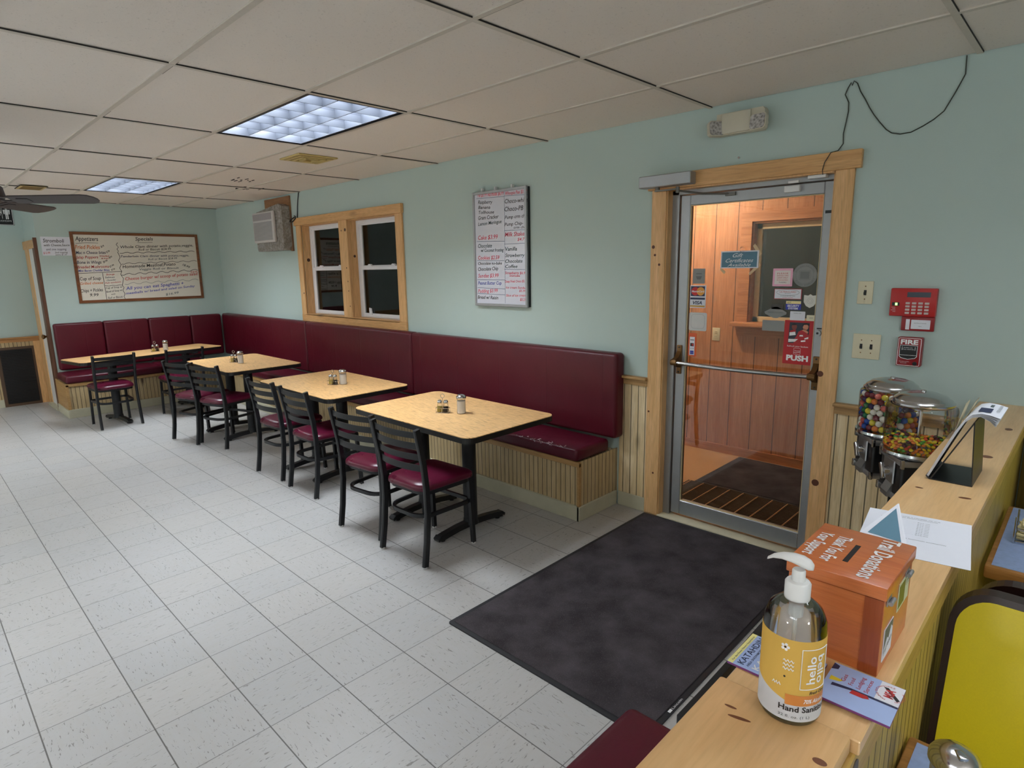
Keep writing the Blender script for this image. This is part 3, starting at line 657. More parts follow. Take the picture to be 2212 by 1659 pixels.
# porch framing outside in the dark
M['lumber'] = wood('rough outdoor lumber', L(206, 176, 96), L(150, 120, 60), 'x', 1, 2.5, .7)
tag(MB().box(1.8, .55, 2.035, 4.6, .60, 2.22).build('porch_beam', M['lumber']), 'rough yellow lumber beam outside above the window', 'beam')
tag(MB().sweep([(3.05, .57, 1.55), (3.50, .57, 2.05)], [(-.012, -.012), (.012, -.012), (.012, .012), (-.012, .012)]).build('porch_brace', M['lumber']), 'diagonal lumber brace rising to the porch beam outside', 'beam')
tag(MB().sweep([(2.7, .80, 1.005), (3.7, .80, 1.42)], [(-.008, -.008), (.008, -.008), (.008, .008), (-.008, .008)]).build('porch_rail', M['lumber']), 'thin slanting rail outside low behind the right sash', 'rail')
tag(MB().box(1.2, .75, .9, 6.0, 4.0, 1.0).build('porch_roof_ledge', flat('dark green outdoor deck', L(44, 56, 48), .8)), 'dark flat ledge outside below the window', 'ledge')

t = thing('porch_lamp', 'outdoor wall lamp beyond the window lighting the porch beam', 'wall lamp', (4.95, .115, 2.25))
MB().box(-.04, 0, -.06, .04, .02, .06).cyl((0, .02, 0), (0, .10, 0), .012).build('bracket', M['black'], t)
MB().lathe([(.0001, -.05), (.04, -.04), (.055, 0), (.04, .04), (.0001, .05)], (0, .13, 0)).build('globe', emis('porch globe', (1, .86, .6), 420), t)

# ------------------------------------------------------------------ wainscot, rails, baseboards
def wains(x0, x1, n):
    t = struct(thing('trim_%d' % n, 'pine beadboard wainscot with ledge beside the door' if n != 3 else 'pine beadboard wainscot behind the booths', 'wainscot', ((x0+x1)/2, 0, 0)))
    mx = Matrix.Translation((-(x0+x1)/2, 0, 0))
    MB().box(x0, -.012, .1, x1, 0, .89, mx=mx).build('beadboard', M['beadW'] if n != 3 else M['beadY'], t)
    MB().box(x0, -.022, .885, x1, 0, .927, mx=mx).box(x0-.004, -.048, .927, x1, 0, .945, bev=.004, mx=mx).build('chair_rail', M['cap'], t, merge=False)
    b = MB().box(x0, -.017, 0, x1, 0, .102, bev=.003, seg=1, mx=mx); b.build('cove_base', M['base'], t)
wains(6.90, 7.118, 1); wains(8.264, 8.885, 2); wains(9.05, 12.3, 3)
# hall side: wainscot, grille
t = struct(thing('trim_4', 'pine chair rail and beadboard in the hall recess', 'wainscot', (-.85, -3.4, 0)))
mx = Matrix.Translation((.85, 3.4, 0))
MB().box(-.85, -5.5, 0, -.838, -2.1, .84, mx=mx).build('beadboard', M['bead'], t)
MB().box(-.85, -5.5, .83, -.825, -2.1, .875, mx=mx).box(-.85, -5.5, .875, -.80, -2.1, .893, bev=.004, mx=mx).build('chair_rail', M['pine_y'], t, merge=False)
MB().box(-.85, -2.19, 0, -.82, -2.1, .83, mx=mx).build('corner_board', M['pine_z'], t)
MB().box(-.838, -5.5, 0, -.83, -2.58, .1, mx=mx).build('cove_base', M['base'], t)
t = thing('return_air_grille', 'black return air grille low on the hall wall', 'air grille', (-.838, -2.37, 0))
MB().box(0, -.21, .0, .018, .18, .77).build('frame', flat('brown grille frame', L(84, 62, 44), .5), t)
g = MB()
for i in range(34): g.box(.018, -.17, .045+i*.0205, .026, .15, .053+i*.0205)
g.build('slat', M['black_p'], t, merge=False); MB().box(.0175, -.175, .035, .0195, .155, .74).build('backing', M['gap'], t)
# recess door
d = struct(thing('door_2', 'narrow white door in pine casing in the hall recess', 'door', (-.4, -2.10, 0)))
mx = Matrix.Translation((.4, 2.10, 0))
MB().box(-.80, -2.122, 0, -.56, -2.10, 2.0, bev=.003, seg=1, mx=mx).build('side_casing', M['pine_z'], d)
MB().box(-.84, -2.13, 2.0, -.03, -2.10, 2.10, bev=.003, seg=1, mx=mx).build('head_casing', M['pine'], d)
MB().box(-.14, -2.135, 0, 0.002, -2.10, 2.0, bev=.003, seg=1, mx=mx).box(-.03, -2.135, 2.0, 0.004, -2.10, 2.12, mx=mx).build('jamb', wood('dark stained jamb', L(112, 74, 52), L(84, 52, 36), 'z'), d, merge=False)
MB().box(-.56, -2.112, .02, -.14, -2.10, 2.0, mx=mx).build('slab', M['white'], d)
MB().box(-.60, -2.16, 0, -.02, -2.10, .03, mx=mx).build('threshold', M['base'], d)
MB().lathe([(.001, 0), (.026, .008), (.03, .02), (.022, .034), (.012, .045), (.012, .06)], (0, 0, 0), n=18, mx=mx@Matrix.Translation((-.11, -2.19, .93))@Matrix.Rotation(-PI/2, 4, 'X')).build('knob', M['bronze'], d)

# ================================================================== banquettes
def banquette():
    t = thing('banquette', 'long burgundy vinyl banquette on beadboard base along the window wall', 'banquette', (3.4, 0, 0))
    mx = Matrix.Translation((-3.4, 0, 0))
    b = MB().box(.59, -.432, .02, 6.872, -.003, .40, mx=mx)
    base = b.build('base', M['bead'], t, merge=False)
    MB().box(.60, -.447, .375, 6.884, -.425, .412, bev=.003, seg=1, mx=mx).box(6.866, -.445, .1, 6.884, -.42, .40, mx=mx).build('cap_strip', M['cap'], base, merge=False)
    MB().box(6.872, -.425, .02, 6.880, 0, .412, mx=mx).build('end_panel', M['bead'], base)
    c = MB().box(.61, -.452, 0, 6.888, -.43, .102, bev=.003, seg=1, mx=mx).box(6.870, -.452, 0, 6.892, -.018, .102, bev=.003, seg=1, mx=mx)
    c.build('cove_base', M['base'], t, merge=False)
    for x0, x1 in ((.62, 2.60), (2.604, 4.64), (4.644, 6.878)):
        MB().box(x0, -.462, .412, x1, -.095, .500, bev=.026, seg=4, mx=mx).build('seat_cushion', M['vinylseat'], t)
    for x0, x1 in ((.105, 2.60), (2.604, 4.64), (4.644, 6.935)):
        MB().box(x0, -.112, .505, x1, -.004, 1.098, bev=.028, seg=4, mx=mx).build('back_cushion', M['vinyl'], t)
    r = MB(); random.seed(5)
    for i in range(46):
        x = 6.30+.50*random.random()**.8; y = -.452+random.uniform(-.006, .012); z = .499+random.uniform(-.008, .003)
        P = [(x, y, z)]
        for k in range(3): P.append((P[-1][0]+random.uniform(-.012, .016), P[-1][1]+random.uniform(-.006, .006), P[-1][2]+random.uniform(-.006, .007)))
        r.tube(P, .0011, 4, mx=mx)
    r.build('torn_edge', flat('pale torn backing threads', L(206, 186, 190), .8), t, merge=False)
banquette()
def banquette2():
    t = thing('banquette', 'short burgundy vinyl banquette below the specials whiteboard', 'banquette', (.3, -1.2, 0))
    mx = Matrix.Translation((-.3, 1.2, 0))
    base = MB().box(0.002, -2.13, .02, .585, -.44, .40, mx=mx).build('base', M['bead'], t)
    MB().box(.0, -2.138, .02, .585, -2.125, .412, mx=mx).build('end_panel', M['cap'], base)
    MB().box(.575, -2.138, .375, .598, -.45, .412, bev=.003, seg=1, mx=mx).box(.578, -2.14, .1, .598, -2.11, .4, mx=mx).build('cap_strip', M['cap'], base, merge=False)
    MB().box(.585, -2.146, 0, .606, -.455, .102, bev=.003, seg=1, mx=mx).box(0.01, -2.15, 0, .60, -2.135, .102, bev=.003, seg=1, mx=mx).build('cove_base', M['base'], t, merge=False)
    for y0, y1 in ((-2.13, -1.10), (-1.096, -.47)):
        MB().box(.10, y0, .412, .615, y1, .505, bev=.028, seg=4, mx=mx).build('seat_cushion', M['vinylseat'], t)
    for y0, y1 in ((-2.085, -1.57), (-1.566, -1.055), (-1.051, -.535), (-.531, -.118)):
        MB().box(.004, y0, .515, .108, y1, 1.09, bev=.026, seg=4, mx=mx).build('back_cushion', M['vinyl'], t)
banquette2()

# ================================================================== tables
def make_table(lx, ly, label, loc, rz=0, foot=.27, legx=.24):
    t = thing('dining_table', label, 'table', loc, rz, 'oak laminate tables set along the banquettes')
    MB().prism(rrect(-lx/2, -ly/2, lx/2, ly/2, .065, 8), .742, .746).build('table_top', M['oak'], t)
    MB().prism(rrect(-lx/2-.002, -ly/2-.002, lx/2+.002, ly/2+.002, .067, 8), .710, .7415).build('edge_band', M['blackedge'], t)
    for sx in (-1, 1):
        x = sx*legx
        c = MB().cyl((x, -.06, .05), (x, -.06, .70), .045, n=20).box(x-.03, -.30, .692, x+.03, .22, .712, bev=.004)
        c.cyl((x, -.06, .045), (x, -.06, .085), .052, .046, n=20)
        cc = c.build('column', M['black'], t, merge=False)
        f = MB()
        for s in (-1, 1):
            P = [(x, -.06+s*.02, .055), (x, -.06+s*.12, .05), (x, -.06+s*(foot-.05), .038), (x, -.06+s*foot, .030)]
            f.sweep(P, [(-.028, -.02), (.028, -.02), (.02, .014), (-.02, .014)], smooth=False)
            f.prism([(-.06+s*foot, .02), (-.06+s*foot, .046), (-.06+s*(foot+.022), .028), (-.06+s*(foot+.016), .012)], x-.026, x+.026, 0)
            f.cyl((x, -.06+s*(foot-.03), 0), (x, -.06+s*(foot-.03), .024), .017, n=12)
        f.build('foot', M['black'], t, merge=False)
    return t
make_table(1.20, .755, 'oak laminate table nearest the entrance door', (6.19, -.945, 0))
make_table(1.20, .745, 'oak laminate table second from the entrance door', (4.63, -.935, 0))
make_table(1.16, .755, 'oak laminate table third from the entrance, partly behind two chairs', (2.80, -.935, 0))
make_table(1.62, .56, 'long narrow table standing askew before the short banquette', (1.03, -1.36, 0), PI/2+.20, .25, .43)

# ================================================================== metal ladder back chairs
def make_chair(label, loc, rz):
    t = thing('ladderback_chair', label, 'chair', loc, rz, 'black metal ladderback chairs with burgundy seats')
    prof = [(-.012, -.015), (-.006, -.018), (.006, -.018), (.012, -.015), (.012, .015), (.006, .018), (-.006, .018), (-.012, .015)]
    def yb(z):   # centre line of rear post
        K = [(0, -.215), (.15, -.192), (.32, -.176), (.46, -.176), (.60, -.190), (.82, -.232)]
        for (z0, y0), (z1, y1) in zip(K, K[1:]):
            if z <= z1: return y0+(y1-y0)*(z-z0)/(z1-z0)
        return K[-1][1]
    for s in (-1, 1):
        P = [(s*(.198-.006*min(z, .46)/.46+.010*max(0, z-.46)), yb(z), z) for z in (.008, .08, .15, .24, .32, .40, .46, .53, .60, .70, .79, .82)]
        lg = MB().sweep(P, prof, up=(0, 1, 0)).build('rear_leg', M['black'], t)
        g = MB().cyl((s*.198, -.215, 0), (s*.198, -.215, .010), .014, n=10); g.build('glide', M['glide'], lg)
    for s in (-1, 1):
        lg = MB().sweep([(s*.182, .192, .008), (s*.178, .186, .20), (s*.174, .176, .43)], [(-.012, -.012), (.012, -.012), (.012, .012), (-.012, .012)], up=(0, 1, 0), smooth=False).build('front_leg', M['black'], t)
        MB().cyl((s*.182, .192, 0), (s*.182, .192, .010), .014, n=10).build('glide', M['glide'], lg)
    for z0, z1 in ((.768, .802), (.700, .738), (.634, .670), (.566, .604)):
        zc = (z0+z1)/2; w = .190+.010*max(0, zc-.46); y0 = yb(zc)
        P = [(w*(-1+i/6), y0-.030*(1-(-1+i/6)**2), zc+.0*i) for i in range(13)]
        h = (z1-z0)/2
        MB().sweep(P, [(-.003, -h), (.003, -h), (.003, h), (-.003, h)], smooth=True).build('back_slat', M['black'], t, sharp=50)
    f = MB(); R_ = [(p[0], p[1]) for p in seat_outline(.183, .178, -.168)]
    f.sweep([(x, y, .425) for x, y in R_], [(-.010, -.012), (.010, -.012), (.010, .012), (-.010, .012)], closed=True)
    f.build('seat_frame', M['black'], t, sharp=50)
    f = MB(); f.sweep([(x, y, .283) for x, y in seat_outline(.178, .190, -.188, .10)], [(-.008, -.011), (.008, -.011), (.008, .011), (-.008, .011)], closed=True)
    f.build('ring_stretcher', M['black'], t, sharp=50)
    # puffed seat
    out = seat_outline(.200, .212, -.200, .09); n = len(out); s = MB(); vs = []; fs = []
    rings = ((.93, .432), (.995, .440), (1.0, .452), (.985, .464), (.94, .474), (.80, .484), (.55, .490), (.25, .492))
    for k, z in rings: vs += [(x*k, .006+(y-.006)*k, z) for x, y in out]
    vs.append((0, .006, .493))
    for j in range(len(rings)-1):
        for i in range(n): fs.append((j*n+i, j*n+(i+1) % n, (j+1)*n+(i+1) % n, (j+1)*n+i))
    fs += [((len(rings)-1)*n+i, (len(rings)-1)*n+(i+1) % n, len(rings)*n) for i in range(n)] + [tuple(range(n))[::-1]]
    s.add(vs, fs, 0, True).build('seat', M['chairvinyl'], t, sharp=70)
    return t
def seat_outline(wx, yf, yr, r=.08):
    """rounded plan: a little narrower and rounder at the back"""
    pts = []
    for cx, cy, a0, rr in ((wx-.05, yf-.05, 0, .05), (-wx+.05, yf-.05, 90, .05), (-wx+.015+r, yr+r, 180, r), (wx-.015-r, yr+r, 270, r)):
        for i in range(7):
            t = math.radians(a0+15*i); pts.append((cx+rr*math.cos(t), cy+rr*math.sin(t)))
    return pts
def at_feet(xl, yl, xr, yr_):
    """rear feet -> location and rotation"""
    a = math.atan2(yr_-yl, xr-xl); cx, cy = (xl+xr)/2, (yl+yr_)/2
    return (cx-math.sin(a)*.215, cy+math.cos(a)*.215, 0), a
cp = at_feet(6.236, -1.560, 6.634, -1.539)
ch0 = make_chair('ladderback chair nearest the entrance, right chair at the nearest table', *cp)
for feet, lb in (((5.765, -1.561, 6.140, -1.513), 'ladderback chair at the left of the nearest table'),
                 ((4.797, -1.448, 5.185, -1.439), 'right ladderback chair at the second table from the door'),
                 ((4.235, -1.458, 4.618, -1.430), 'left ladderback chair at the second table from the door'),
                 ((2.985, -1.520, 3.354, -1.387), 'turned ladderback chair at the right of the third table'),
                 ((2.565, -1.608, 2.930, -1.472), 'turned ladderback chair at the left of the third table'),
                 ((1.570, -2.030, 1.560, -1.636), 'ladderback chair facing the short banquette, farthest left in the photo'),
                 ((1.640, -1.330, 1.640, -.935), 'ladderback chair facing the short banquette, mostly hidden behind other chairs')):
    if feet[0] == feet[2] or abs(feet[0]-feet[2]) < .05:
        loc, a = at_feet(*feet)
        # these two face the left wall
        loc = (feet[0]-.215, (feet[1]+feet[3])/2, 0); a = PI/2+(.03 if feet[1] < -1.6 else 0)
    else: loc, a = at_feet(*feet)
    dup(ch0, loc, a, lb)
# burgundy stool by the divider
t = thing('vinyl_stool', 'burgundy vinyl padded stool tucked against the divider, only its corner showing', 'stool', (8.60, -2.42, 0))
MB().box(-.195, -.26, .40, .175, .255, .475, bev=.03, seg=5).build('seat', M['vinylseat'], t)
MB().box(-.17, -.235, .375, .15, .23, .402).build('seat_frame', M['black'], t)
for sx in (-.155, .135):
    for sy in (-.22, .215): MB().box(sx-.012, sy-.012, 0, sx+.012, sy+.012, .376).build('leg', M['black'], t)

# ------------------------------------------------------------------ big entrance mat
t = thing('entrance_mat', 'large charcoal carpet mat on the tiles before the glass door', 'mat', (7.685, -.91, 0), .01)
MB().prism(rrect(-.547, -.885, .547, .885, .012, 3), 0, .007).build('rubber_border', M['rubber'], t)
MB().box(-.525, -.863, .006, .525, .863, .011, bev=.002, seg=1).build('carpet', M['mat'], t)
q = MB(); write(q, 'Lincoln', plane_fn((.541, -.685, .0078), (0, 1, 0), (-1, 0, 0)), .075, .010); q.box(.530, -.71, .0072, .541, -.69, .0078); q.build('lettering', M['ink_w'], t, merge=False)

# ================================================================== things on the tables
def make_shaker(label, loc, fill, cat='shaker'):
    t = thing('shaker', label, cat, loc, 0, 'glass shakers in the table caddies')
    MB().lathe([(.0185, 0), (.0195, .004), (.0195, .012), (.0150, .052), (.0135, .060)], n=8, smooth=False).build('glass', M['clear'], t)
    MB().lathe([(.0175, .002), (.0182, .012), (.0160, .036)], n=8, smooth=False).build('contents', fill, t)
    MB().lathe([(.0150, .058), (.0155, .062), (.0150, .073), (.0110, .079), (.0001, .081)], n=18).build('cap', M['chrome'], t)
    return t
M['pepper'] = flat('ground black pepper', L(60, 48, 38), .9, 0, .5, scale=900)
M['cheese'] = flat('pale yellow grated cheese', L(206, 184, 96), .9, 0, .3, scale=600)
M['salt'] = flat('white grains', L(246, 243, 238), .9, 0, .06, scale=900)
def make_caddy(label, loc, rz):
    t = thing('condiment_caddy', label, 'condiment caddy', loc, rz, 'wire condiment caddies on the tables')
    w = MB(); r = .0014
    w.tube([(x, y, .004) for x, y in rrect(-.045, -.023, .045, .023, .012, 4)], r, 6, closed=True)
    w.tube([(x, y, .034) for x, y in rrect(-.045, -.023, .045, .023, .012, 4)], r, 6, closed=True)
    for x, y in ((-.042, -.02), (.042, -.02), (-.042, .02), (.042, .02), (0, -.023), (0, .023)): w.tube([(x, y, 0), (x, y, .034)], r, 6)
    w.tube([(-.045, 0, .004), (.045, 0, .004)], r, 6); w.tube([(0, -.023, .004), (0, .023, .004)], r, 6)
    w.build('wire_basket', M['chrome'], t, merge=False)
    h = MB(); h.tube([(0, 0, .004), (0, 0, .10)], .0018, 6)
    h.tube([(.013*math.sin(2*PI*i/16), 0, .113-.013*math.cos(2*PI*i/16)) for i in range(16)], .0022, 6, closed=True)
    h.build('loop_handle', M['chrome'], t, merge=False)
    return t
def make_sugar(label, loc):
    t = thing('sugar_dispenser', label, 'sugar dispenser', loc, 0, 'glass sugar dispensers on the tables')
    MB().lathe([(.027, 0), (.030, .003), (.030, .012), (.0285, .03), (.0285, .095), (.0300, .104)], n=12, smooth=False).build('glass', M['clear'], t)
    MB().lathe([(.0265, .003), (.0270, .02), (.0270, .084), (.0001, .086)], n=24).build('sugar', M['salt'], t)
    l = MB().lathe([(.0312, .098), (.0330, .101), (.0330, .110), (.0300, .116), (.022, .123), (.010, .127), (.0001, .128)], n=32)
    ld = l.build('lid', M['chrome'], t)
    MB().box(-.006, -.022, .1235, .006, -.004, .1285, bev=.002).build('pour_flap', M['chrome'], ld)
    return t
TZ = .746
spots = [((6.192, -1.010), (6.298, -.941), .55, 'on the table nearest the entrance door'), ((4.725, -.975), (4.765, -.905), .45, 'on the second table from the door'),
         ((2.755, -1.005), (2.875, -.985), .5, 'on the third table from the door'), ((1.065, -1.275), (1.03, -1.150), 1.6, 'on the long skewed table')]
cad0 = sug0 = None
shk = {}
for (cx, cy), (sx, sy), rz, where in spots:
    if cad0 is None:
        cad0 = make_caddy('wire condiment caddy with loop handle '+where, (cx, cy, TZ), rz); sug0 = make_sugar('glass sugar dispenser with chrome lid '+where, (sx, sy, TZ))
    else:
        dup(cad0, (cx, cy, TZ), rz, 'wire condiment caddy with loop handle '+where); dup(sug0, (sx, sy, TZ), 0, 'glass sugar dispenser with chrome lid '+where)
    for key, fill, dx, nm in (('c', M['cheese'], -.0215, 'glass shaker with pale yellow contents in the caddy '), ('p', M['pepper'], .0215, 'glass pepper shaker with dark contents in the caddy ')):
        loc = (cx+dx*math.cos(rz), cy+dx*math.sin(rz), TZ+.0055)
        if key not in shk: shk[key] = make_shaker(nm+where, loc, fill)
        else: dup(shk[key], loc, 0, nm+where)

# ================================================================== things on the walls
def board(name, label, cat, plane, a0, z0, a1, z1, frame, panel, fw, depth, entries, stand=0.0):
    t = thing(name, label, cat, (0, (a0+a1)/2, z0) if plane == 'x' else ((a0+a1)/2, 0, z0))
    if plane == 'x':
        P = lambda a, d, z: (d, a-(a0+a1)/2, z-z0); du = (0, 1, 0)
    else:
        P = lambda a, d, z: (a-(a0+a1)/2, -d, z-z0); du = (1, 0, 0)
    def bx(mb, aa, d0, za, ab, d1, zb, **k): mb.box(*P(aa, d0, za), *P(ab, d1, zb), **k)
    m = MB(); bx(m, a0+fw*.5, stand, z0+fw*.5, a1-fw*.5, stand+depth*.6, z1-fw*.5); m.build('panel', panel, t)
    f = MB()
    bx(f, a0, stand, z0, a0+fw, stand+depth, z1, bev=.002, seg=1); bx(f, a1-fw, stand, z0, a1, stand+depth, z1, bev=.002, seg=1)
    bx(f, a0+fw, stand, z0, a1-fw, stand+depth, z0+fw, bev=.002, seg=1); bx(f, a0+fw, stand, z1-fw, a1-fw, stand+depth, z1, bev=.002, seg=1)
    f.build('frame', frame, t, merge=False)
    ink_parts(entries, lambda a, z: Vector(P(a, stand+depth*.6+.0012, z)), du, t)
    return t, P
board('specials_whiteboard', 'wide brown framed whiteboard handwritten with Appetizers and Specials', 'whiteboard', 'x', -1.770, 1.322, -.291, 2.199, M['frameb'], M['wb'], .034, .02, SPECIALS)
t, P = board('dessert_board', 'tall narrow white board of pies, cakes and milk shakes by the window', 'menu board', 'y', 5.462, 1.372, 6.057, 2.272, M['alu'], M['wb2'], .020, .022, MENU, .014)
MB().box(-.29, -.016, .004, .305, -.0005, .895).build('backing_board', M['black_p'], t)  # black back and the shadow at its right edge as one dark sheet
h = MB()
for x in (-.19, -.04, .14): h.box(x-.008, -.03, .885, x+.008, -.002, .925, bev=.003)
h.build('hook', M['white'], t, merge=False)
t = thing('stromboli_notice', 'handwritten paper notice about stromboli left of the specials whiteboard', 'notice', (0, -1.915, 1.91))
MB().box(.001, -.147, 0, .003, .145, .222).build('sheet', M['paper'], t)
ink_parts(STROM, lambda a, z: Vector((.0038, a+1.915, z-1.91)), (0, 1, 0), t)

# air conditioner
t = thing('air_conditioner', 'through-wall air conditioner wrapped in clear plastic high on the wall', 'air conditioner', (1.90, 0, 1.92))
MB().box(-.27, -.018, .46, .385, -.001, .62).build('backing_board', wood('brown backing board', L(176, 130, 88), L(150, 104, 66), 'x', 1, 0, .5), t)
MB().box(.34, -.02, -.01, .385, -.001, .46).build('side_board', wood('brown side board', L(150, 108, 76), L(120, 84, 58), 'z', 1, 0, .5), t)
m = MB(); m.prism([(-.35, .04), (-.33, 0), (.34, 0), (.375, .06), (.375, .50), (.30, .53), (-.30, .47), (-.35, .44)], -.118, -.002, 1); m.build('plastic_wrap', M['wrap'], t)
m = MB().box(-.36, -.150, .10, .21, -.118, .46, bev=.012); fc = m.build('front_panel', flat('white ac panel', L(206, 202, 198), .4), t)
g = MB()
for i in range(15): g.box(-.33, -.1545, .13+i*.0145, .165, -.1485, .138+i*.0145)
g.build('louver', flat('grey ac slats', L(150, 148, 148), .45), fc, merge=False)
MB().box(-.335, -.1545, .365, .165, -.149, .44, bev=.002, seg=1).build('control_panel', flat('dim ac control strip', L(160, 154, 156), .4), fc)

# emergency light
t = thing('emergency_light', 'beige emergency light with two lamp heads above the door', 'emergency light', (7.675, 0, 2.385))
MB().prism([(-.135, 0), (.125, 0), (.135, .015), (.135, .10), (.125, .115), (-.135, .115)], -.052, -.001, 1).box(-.10, -.066, .004, .065, -.05, .112, bev=.006).build('housing', M['beige'], t, merge=False)
for x, rz in ((-.125, .9), (.115, -.15)):
    mx = Matrix.Translation((x, -.075, .035))@Matrix.Rotation(rz, 4, 'Z')@Matrix.Rotation(-.15, 4, 'X')
    q = MB().cyl((0, .045, 0), (0, .0, 0), .03, .04, n=16, mx=mx); q.prism([(px_, pz_) for px_, pz_ in rrect(-.047, -.042, .047, .042, .018, 5)], -.012, .012, 1, mx=mx)
    hd = q.build('lamp_head', M['beige'], t, merge=False)
    fl = NT('faceted lamp lens'); vo = fl.n('ShaderNodeTexVoronoi'); vo.inputs['Scale'].default_value = 70; fl.l(fl.co(), vo.inputs['Vector'])
    fl.set(color=fl.mix(vo.outputs['Distance'], L(120, 116, 112), L(214, 210, 206)), rough=.2); fl.bump(vo.outputs['Distance'], 1, .006)
    MB().prism(rrect(-.042, -.037, .042, .037, .016, 5), -.0165, -.0118, 1, mx=mx).build('lens', fl.mat, hd)

# switches, keypad, pull station
def switch(label, x0, z0, x1, z1, toggles):
    cx, cz = (x0+x1)/2, (z0+z1)/2; t = thing('switch_plate', label, 'light switch', (cx, 0, cz))
    MB().box(x0-cx, -.007, z0-cz, x1-cx, -.0005, z1-cz, bev=.003).build('plate', M['cream'], t)
    for q in toggles:
        MB().box(q-.006, -.0078, -.013, q+.006, -.0065, .013).box(q-.005, -.017, -.008, q+.005, -.007, .004, bev=.001, seg=1).build('toggle', M['black_p'], t, merge=False)
        s = MB()
        for z in (-.032, .032): s.cyl((q, -.0068, z), (q, -.0082, z), .003, n=8)
        s.build('screw', M['bronze'], t, merge=False)
switch('single almond light switch plate above the double one', 8.321, 1.467, 8.391, 1.581, (0,))
switch('double almond light switch plate beside the door casing', 8.320, 1.188, 8.446, 1.316, (-.023, .023))
t = thing('alarm_keypad', 'red alarm keypad with display and open lower flap on the wall', 'alarm keypad', (8.57, 0, 1.345))
MB().box(-.095, -.034, .070, .095, -.001, .204, bev=.005).build('housing', M['red'], t)
sc_ = MB().box(-.025, -.0355, .162, .070, -.0335, .186).build('display', flat('grey display', L(70, 74, 84), .25), t)
k = MB()
for i in range(4):
    for j in range(4):
        x = -.028+i*.026; z = .082+j*.0155; k.box(x, -.039, z, x+.018, -.033, z+.010, bev=.001, seg=1)
k.build('keys', flat('pale rubber keys', L(206, 190, 186), .5), t, merge=False)
MB().box(-.085, -.0352, .120, -.054, -.0335, .136).build('status_window', M['black_p'], t)
MB().box(-.072, -.0358, .122, -.062, -.035, .134).build('green_light', emis('green status light', (.3, 1, .2), 2.5), t)
q = MB()
for i, (a, b) in enumerate(((-.086, -.070), (-.082, -.070), (-.088, -.068), (-.080, -.068))): q.box(a, -.0348, .112-i*.007, b, -.0338, .1132-i*.007)
q.build('printed_lines', M['ink_w'], t, merge=False)
q = MB().box(-.042, -.020, .0, .094, -.004, .070, bev=.004); fl_ = q.build('lower_flap', M['darkred'], t)
MB().box(.0, -.022, .010, .078, -.0195, .054, bev=.001, seg=1).box(-.022, -.0215, .006, -.006, -.0195, .056).build('card', M['paper'], fl_)
q = MB(); write(q, 'INSTRUCTIONS', plane_fn((.012, -.0226, .036), (1, 0, 0), (0, 0, 1)), .05, .004); write(q, 'CALL', plane_fn((.03, -.0226, .022), (1, 0, 0), (0, 0, 1)), .015, .004); q.build('lettering', M['ink_g'], fl_)
t = thing('fire_pull_station', 'dark red fire alarm pull station marked FIRE below the keypad', 'fire alarm', (8.577, 0, 1.174))
MB().box(-.05, -.045, 0, .053, -.001, .142, bev=.006).build('housing', M['darkred'], t)
q = MB(); y = -.0456
def rline(mb, poly, w_, y, close=True):
    P = [Vector(p) for p in poly]; n = len(P); vs = []
    for i in range(n):
        a = P[i-1] if (close or i) else P[0]; b = P[(i+1) % n] if (close or i < n-1) else P[-1]
        d = (b-a).normalized(); nn = Vector((-d.y, d.x))*w_/2; vs += [(P[i].x+nn.x, y, P[i].y+nn.y), (P[i].x-nn.x, y, P[i].y-nn.y)]
    m_ = n if close else n-1
    mb.add(vs, [(2*i, 2*i+1, (2*i+3) % (2*n), (2*i+2) % (2*n)) for i in range(m_)])
rline(q, rrect(-.045, .005, .048, .137, .006, 4), .0022, y)
write(q, 'FIRE', plane_fn((-.036, y, .109), (1, 0, 0), (0, 0, 1)), .072, .021, off=.035)
rline(q, [(-.036, .103), (.036, .103), (.036, .05), (.028, .042), (0, .036), (-.028, .042), (-.036, .05)], .0022, y-.0065)
write(q, 'PUSH IN', plane_fn((-.02, y-.0068, .090), (1, 0, 0), (0, 0, 1)), .036, .004); write(q, 'PULL DOWN', plane_fn((-.024, y-.0068, .082), (1, 0, 0), (0, 0, 1)), .046, .004)
rline(q, [(-.027, .097), (-.027, .08)], .0016, y-.0066, False); rline(q, [(.027, .097), (.027, .08)], .0016, y-.0066, False)
rline(q, [(-.034, .056), (.034, .056)], .0016, y-.0066, False)
write(q, 'FIRE ALARM STATION', plane_fn((-.036, y, .022), (1, 0, 0), (0, 0, 1)), .042, .003); write(q, 'LOCAL ALARM', plane_fn((-.03, y, .015), (1, 0, 0), (0, 0, 1)), .026, .003)
q.build('lettering', M['ink_w'], t, merge=False)
MB().prism([(-.037, .104), (.037, .104), (.037, .049), (.028, .041), (0, .035), (-.028, .041), (-.037, .049)], -.052, -.045, 1).build('pull_handle', M['black_p'], t)
MB().cyl((.030, -.045, .016), (.030, -.0475, .016), .0095, n=18).build('key_lock', M['black_p'], t)

